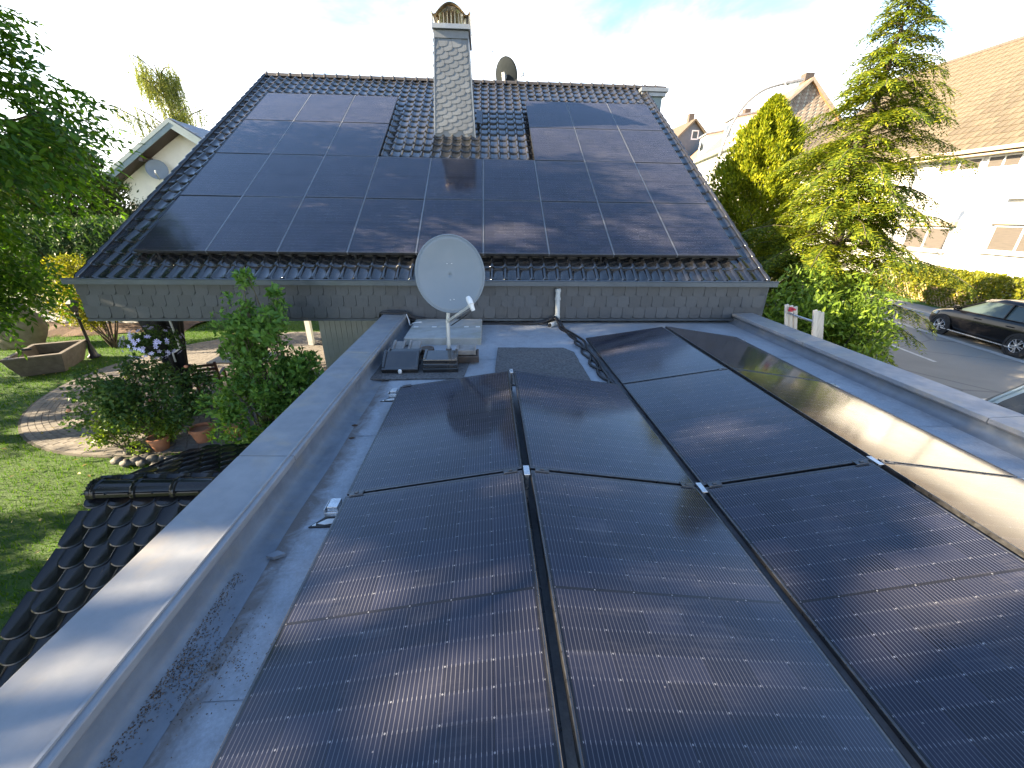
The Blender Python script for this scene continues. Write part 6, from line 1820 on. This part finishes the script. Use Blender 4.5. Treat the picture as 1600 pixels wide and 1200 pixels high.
# ---- parked car
def wheel(parent, c, r, wd, out):
    """wheel with its axle along local x; out = +1/-1 side the rim shows"""
    q = MB(); q.lathe([(r * .62, -wd / 2), (r * .9, -wd / 2), (r, -wd * .32), (r, wd * .32), (r * .9, wd / 2), (r * .62, wd / 2)], c, 28, 'x')
    w_ = q.build('wheel', MAT['tyre'], parent, smooth='soft')
    x = c[0] + out * wd * .42
    q = MB(); q.lathe([(r * .66, -.0), (r * .62, .02 * out), (r * .58, .0)], (x, c[1], c[2]), 28, 'x')
    for k in range(10):
        a = 2 * math.pi * k / 10 + (.12 if k % 2 else -.12)
        q.bar((x + .01 * out, c[1] + math.cos(a) * r * .1, c[2] + math.sin(a) * r * .1), (x + .012 * out, c[1] + math.cos(a) * r * .63, c[2] + math.sin(a) * r * .63), .028, .02, (1, 0, 0))
    q.lathe([(0, .03 * out), (r * .13, .025 * out), (r * .15, 0)], (x, c[1], c[2]), 14, 'x')
    q.build('rim', MAT['chrome'], w_, smooth='soft')
    q = MB(); q.lathe([(0, 0), (r * .6, 0)], (x - .03 * out, c[1], c[2]), 20, 'x'); q.build('brake_disc', MAT['iron'], w_)

car = thing('parked_car', 'black hatchback parked along the far side of the street', 'car', tuple(Vector(road_pt(3.72, 12.35, ZR + .006))), local=True, rot=(0, 0, -math.atan2(RD.x, RD.y)))
# local frame: +y forward, x to the right, z up; length 4.25, half width .89
st_ = [(-2.12, .62, .42, .78, .80), (-2.05, .80, .30, .93, .96), (-1.75, .87, .22, .98, 1.00), (-1.0, .89, .19, .98, 1.0), (0, .895, .18, .95, .97), (.85, .89, .18, .92, .95), (1.25, .885, .19, .88, .92), (1.7, .85, .20, .78, .84), (2.0, .76, .24, .68, .74), (2.12, .58, .34, .58, .62)]
rows = []
for (y, hw, zb, zs, zt) in st_:
    sec = [(hw * .80, zb), (hw * .97, zb + .10), (hw, zb + (zs - zb) * .45), (hw * .985, zb + (zs - zb) * .75), (hw * .94, zs), (hw * .78, zt - .005), (hw * .4, zt + .015)]
    full = [(-x, z) for x, z in sec] + [(0, zt + .02)] + [(x, z) for x, z in reversed(sec)]
    rows.append([(x, y, z) for x, z in full])
q = MB(); q.sheet(rows)
nr_, nc_ = len(rows), len(rows[0])
q.f.append(tuple(range(nc_))); q.f.append(tuple((nr_ - 1) * nc_ + i for i in range(nc_ - 1, -1, -1)))
body = q.build('body', MAT['car'], car, smooth='soft')
sd = body.modifiers.new('sub', 'SUBSURF'); sd.levels = 1; sd.render_levels = 2
# greenhouse
gh = [(-1.98, .70, .97, .55, 1.02), (-1.62, .76, .985, .56, 1.36), (-.9, .80, .98, .60, 1.455), (-.1, .81, .965, .62, 1.465), (.35, .81, .955, .60, 1.40), (1.15, .76, .90, .70, .93)]
def gsec(t): return t
rows = []
for (y, hb, zb, ht, zt) in gh:
    rows.append([(-hb, y, zb), (-(hb * .25 + ht * .75), y, zb + (zt - zb) * .8), (-ht * .9, y, zt), (0, y, zt + .015), (ht * .9, y, zt), (hb * .25 + ht * .75, y, zb + (zt - zb) * .8), (hb, y, zb)])
q = MB(); q.sheet(rows); q.build('window_glass', MAT['carglass'], car, smooth='soft')
rows2 = [[(x * 1.01, y, z + .012) for (x, y, z) in r_[1:6]] for r_ in rows[1:5]]
q = MB(); q.sheet(rows2); rfo = q.build('roof', MAT['car'], car, smooth='all'); md = rfo.modifiers.new('solid', 'SOLIDIFY'); md.thickness = .02
for sg in (-1, 1):
    idx0, idx1 = (0, 1) if sg < 0 else (6, 5)
    for k, (ra, rb, w_) in enumerate(((0, 1, .10), (5, 4, .06))):
        q = MB(); q.bar(Vector(rows[ra][idx0]) * 1.0 + Vector((sg * .008, 0, 0)), Vector(rows[rb][idx1]) + Vector((sg * .012, 0, .01)), .05, w_, (sg, 0, 0)); q.build('pillar', MAT['car'], car, bevel=.008)
    for yy, w_ in ((-.55, .085), (-1.38, .07)):
        q = MB(); q.bar((sg * .812, yy, .965), (sg * .665, yy + .02, 1.40), .03, w_, (sg, 0, 0)); q.build('pillar', MAT['car'], car, bevel=.006)
    q = MB(); q.bar((sg * .90, -1.25, .235), (sg * .90, 1.22, .235), .02, .03); q.build('sill_trim', MAT['alu'], car)
    q = MB(); q.bar((sg * .815, -1.7, .995), (sg * .80, 1.05, .925), .016, .018); q.build('window_trim', MAT['iron'], car)
    q = MB(); q.hexa([(sg * .86, .88, .96), (sg * 1.03, .86, .97), (sg * 1.03, .98, .97), (sg * .86, 1.02, .96), (sg * .86, .89, 1.09), (sg * 1.02, .87, 1.10), (sg * 1.02, .96, 1.09), (sg * .86, 1.0, 1.08)]); q.build('mirror', MAT['car'], car, bevel=.025)
    for yy in (.05, -.95):
        q = MB(); q.bar((sg * .895, yy, .80), (sg * .898, yy + .19, .80), .03, .03); q.build('door_handle', MAT['car'], car, bevel=.008)
    q = MB(); q.add([(sg * .82, 1.62, .72), (sg * .60, 1.98, .66), (sg * .58, 2.06, .60), (sg * .86, 1.72, .64), (sg * .80, 1.60, .80), (sg * .62, 1.92, .75)], [(0, 3, 2, 1), (0, 1, 5, 4)]); 
    q = MB(); q.hexa([(sg * .62, 1.90, .60), (sg * .845, 1.62, .62), (sg * .83, 1.60, .74), (sg * .60, 1.86, .72), (sg * .64, 2.06, .61), (sg * .875, 1.66, .64), (sg * .86, 1.64, .75), (sg * .62, 2.0, .71)]); q.build('headlight', MAT['lamp'], car, bevel=.01)
    for yy in (-1.28, 1.30):
        q = MB(); q.lathe([(.30, -.05), (.375, -.05), (.375, .05), (.30, .05)], (sg * .86, yy, .325), 28, 'x'); q.build('wheel_arch', MAT['tyre'], car)
        wheel(car, (sg * .80, yy, .32), .32, .21, sg)
q = MB(); q.lathe([(.0, 0), (.035, 0), (.035, .008), (0, .008)], (0, 2.13, .62), 14, 'y'); q.build('badge', MAT['chrome'], car)
for k in range(3):
    q = MB(); q.bar((-.45, 2.10 - k * .0, .50 - k * .06), (.45, 2.10, .50 - k * .06), .02, .025); q.build('grille_bar', MAT['iron'], car)

# ---- van parked on the driveway
van = thing('pale_van', 'pale blue-grey van parked beyond the right parapet at the right edge', 'van', (7.95, 3.0, ZR), local=True)
prof = [(2.75, .45), (2.70, .95), (2.45, 1.08), (1.85, 1.22), (1.55, 1.62), (1.20, 2.05), (.95, 2.20), (-2.3, 2.22), (-2.5, 2.1), (-2.55, .42), (2.6, .34)]
q = MB(); q.prism(prof, 'x', -.93, .93); vb = q.build('body', MAT['van'], van, bevel=.05)
q = MB(); q.prism([(1.60, 1.36), (1.52, 1.50), (1.18, 1.93), (1.05, 2.0), (.35, 2.0), (.30, 1.95), (.30, 1.36), (.36, 1.31), (1.54, 1.31)], 'x', -.945, -.931); q.build('side_window', MAT['vanglass'], van, bevel=.004)
wf = [(1.72, 1.30), (1.60, 1.50), (1.22, 1.99), (1.08, 2.07), (.30, 2.07), (.22, 1.98), (.22, 1.30), (.30, 1.23), (1.62, 1.23)]
q = MB(); q.tube([(-.948, y, z) for y, z in wf] + [(-.948, *wf[0])], .016, 8); q.build('window_seal', MAT['van'], van, smooth='soft')
q = MB(); q.hexa([(-.80, 1.88, 1.24), (.80, 1.88, 1.24), (.80, 1.27, 2.02), (-.80, 1.27, 2.02), (-.80, 1.90, 1.255), (.80, 1.90, 1.255), (.80, 1.29, 2.035), (-.80, 1.29, 2.035)]); q.build('windscreen', MAT['vanglass'], van)
q = MB(); q.hexa([(-1.15, 1.50, 1.15), (-.95, 1.46, 1.15), (-.95, 1.60, 1.15), (-1.15, 1.60, 1.15), (-1.15, 1.50, 1.45), (-.95, 1.46, 1.45), (-.95, 1.58, 1.45), (-1.15, 1.58, 1.45)]); q.build('mirror', MAT['iron'], van, bevel=.02)
q = MB(); q.box(-.942, -.931, .25, 1.30, .95, 1.16); q.build('red_door_panel', MAT['red'], van, bevel=.003)
for k in range(2):
    q = MB(); q.box(-.955, -.931, 1.58 + k * .0, 1.66, 1.02 + k * .14, 1.08 + k * .14); q.build('door_hinge', MAT['iron'], van)
for sg in (-1, 1):
    for yy in (-1.6, 1.75): wheel(van, (sg * .84, yy, .33), .33, .22, sg)
    q = MB(); q.hexa([(sg * .62, 2.60, .78), (sg * .90, 2.45, .80), (sg * .90, 2.45, .95), (sg * .62, 2.60, .93), (sg * .62, 2.74, .78), (sg * .90, 2.66, .80), (sg * .90, 2.60, .96), (sg * .62, 2.70, .95)]); q.build('headlight', MAT['lamp'], van, bevel=.01)
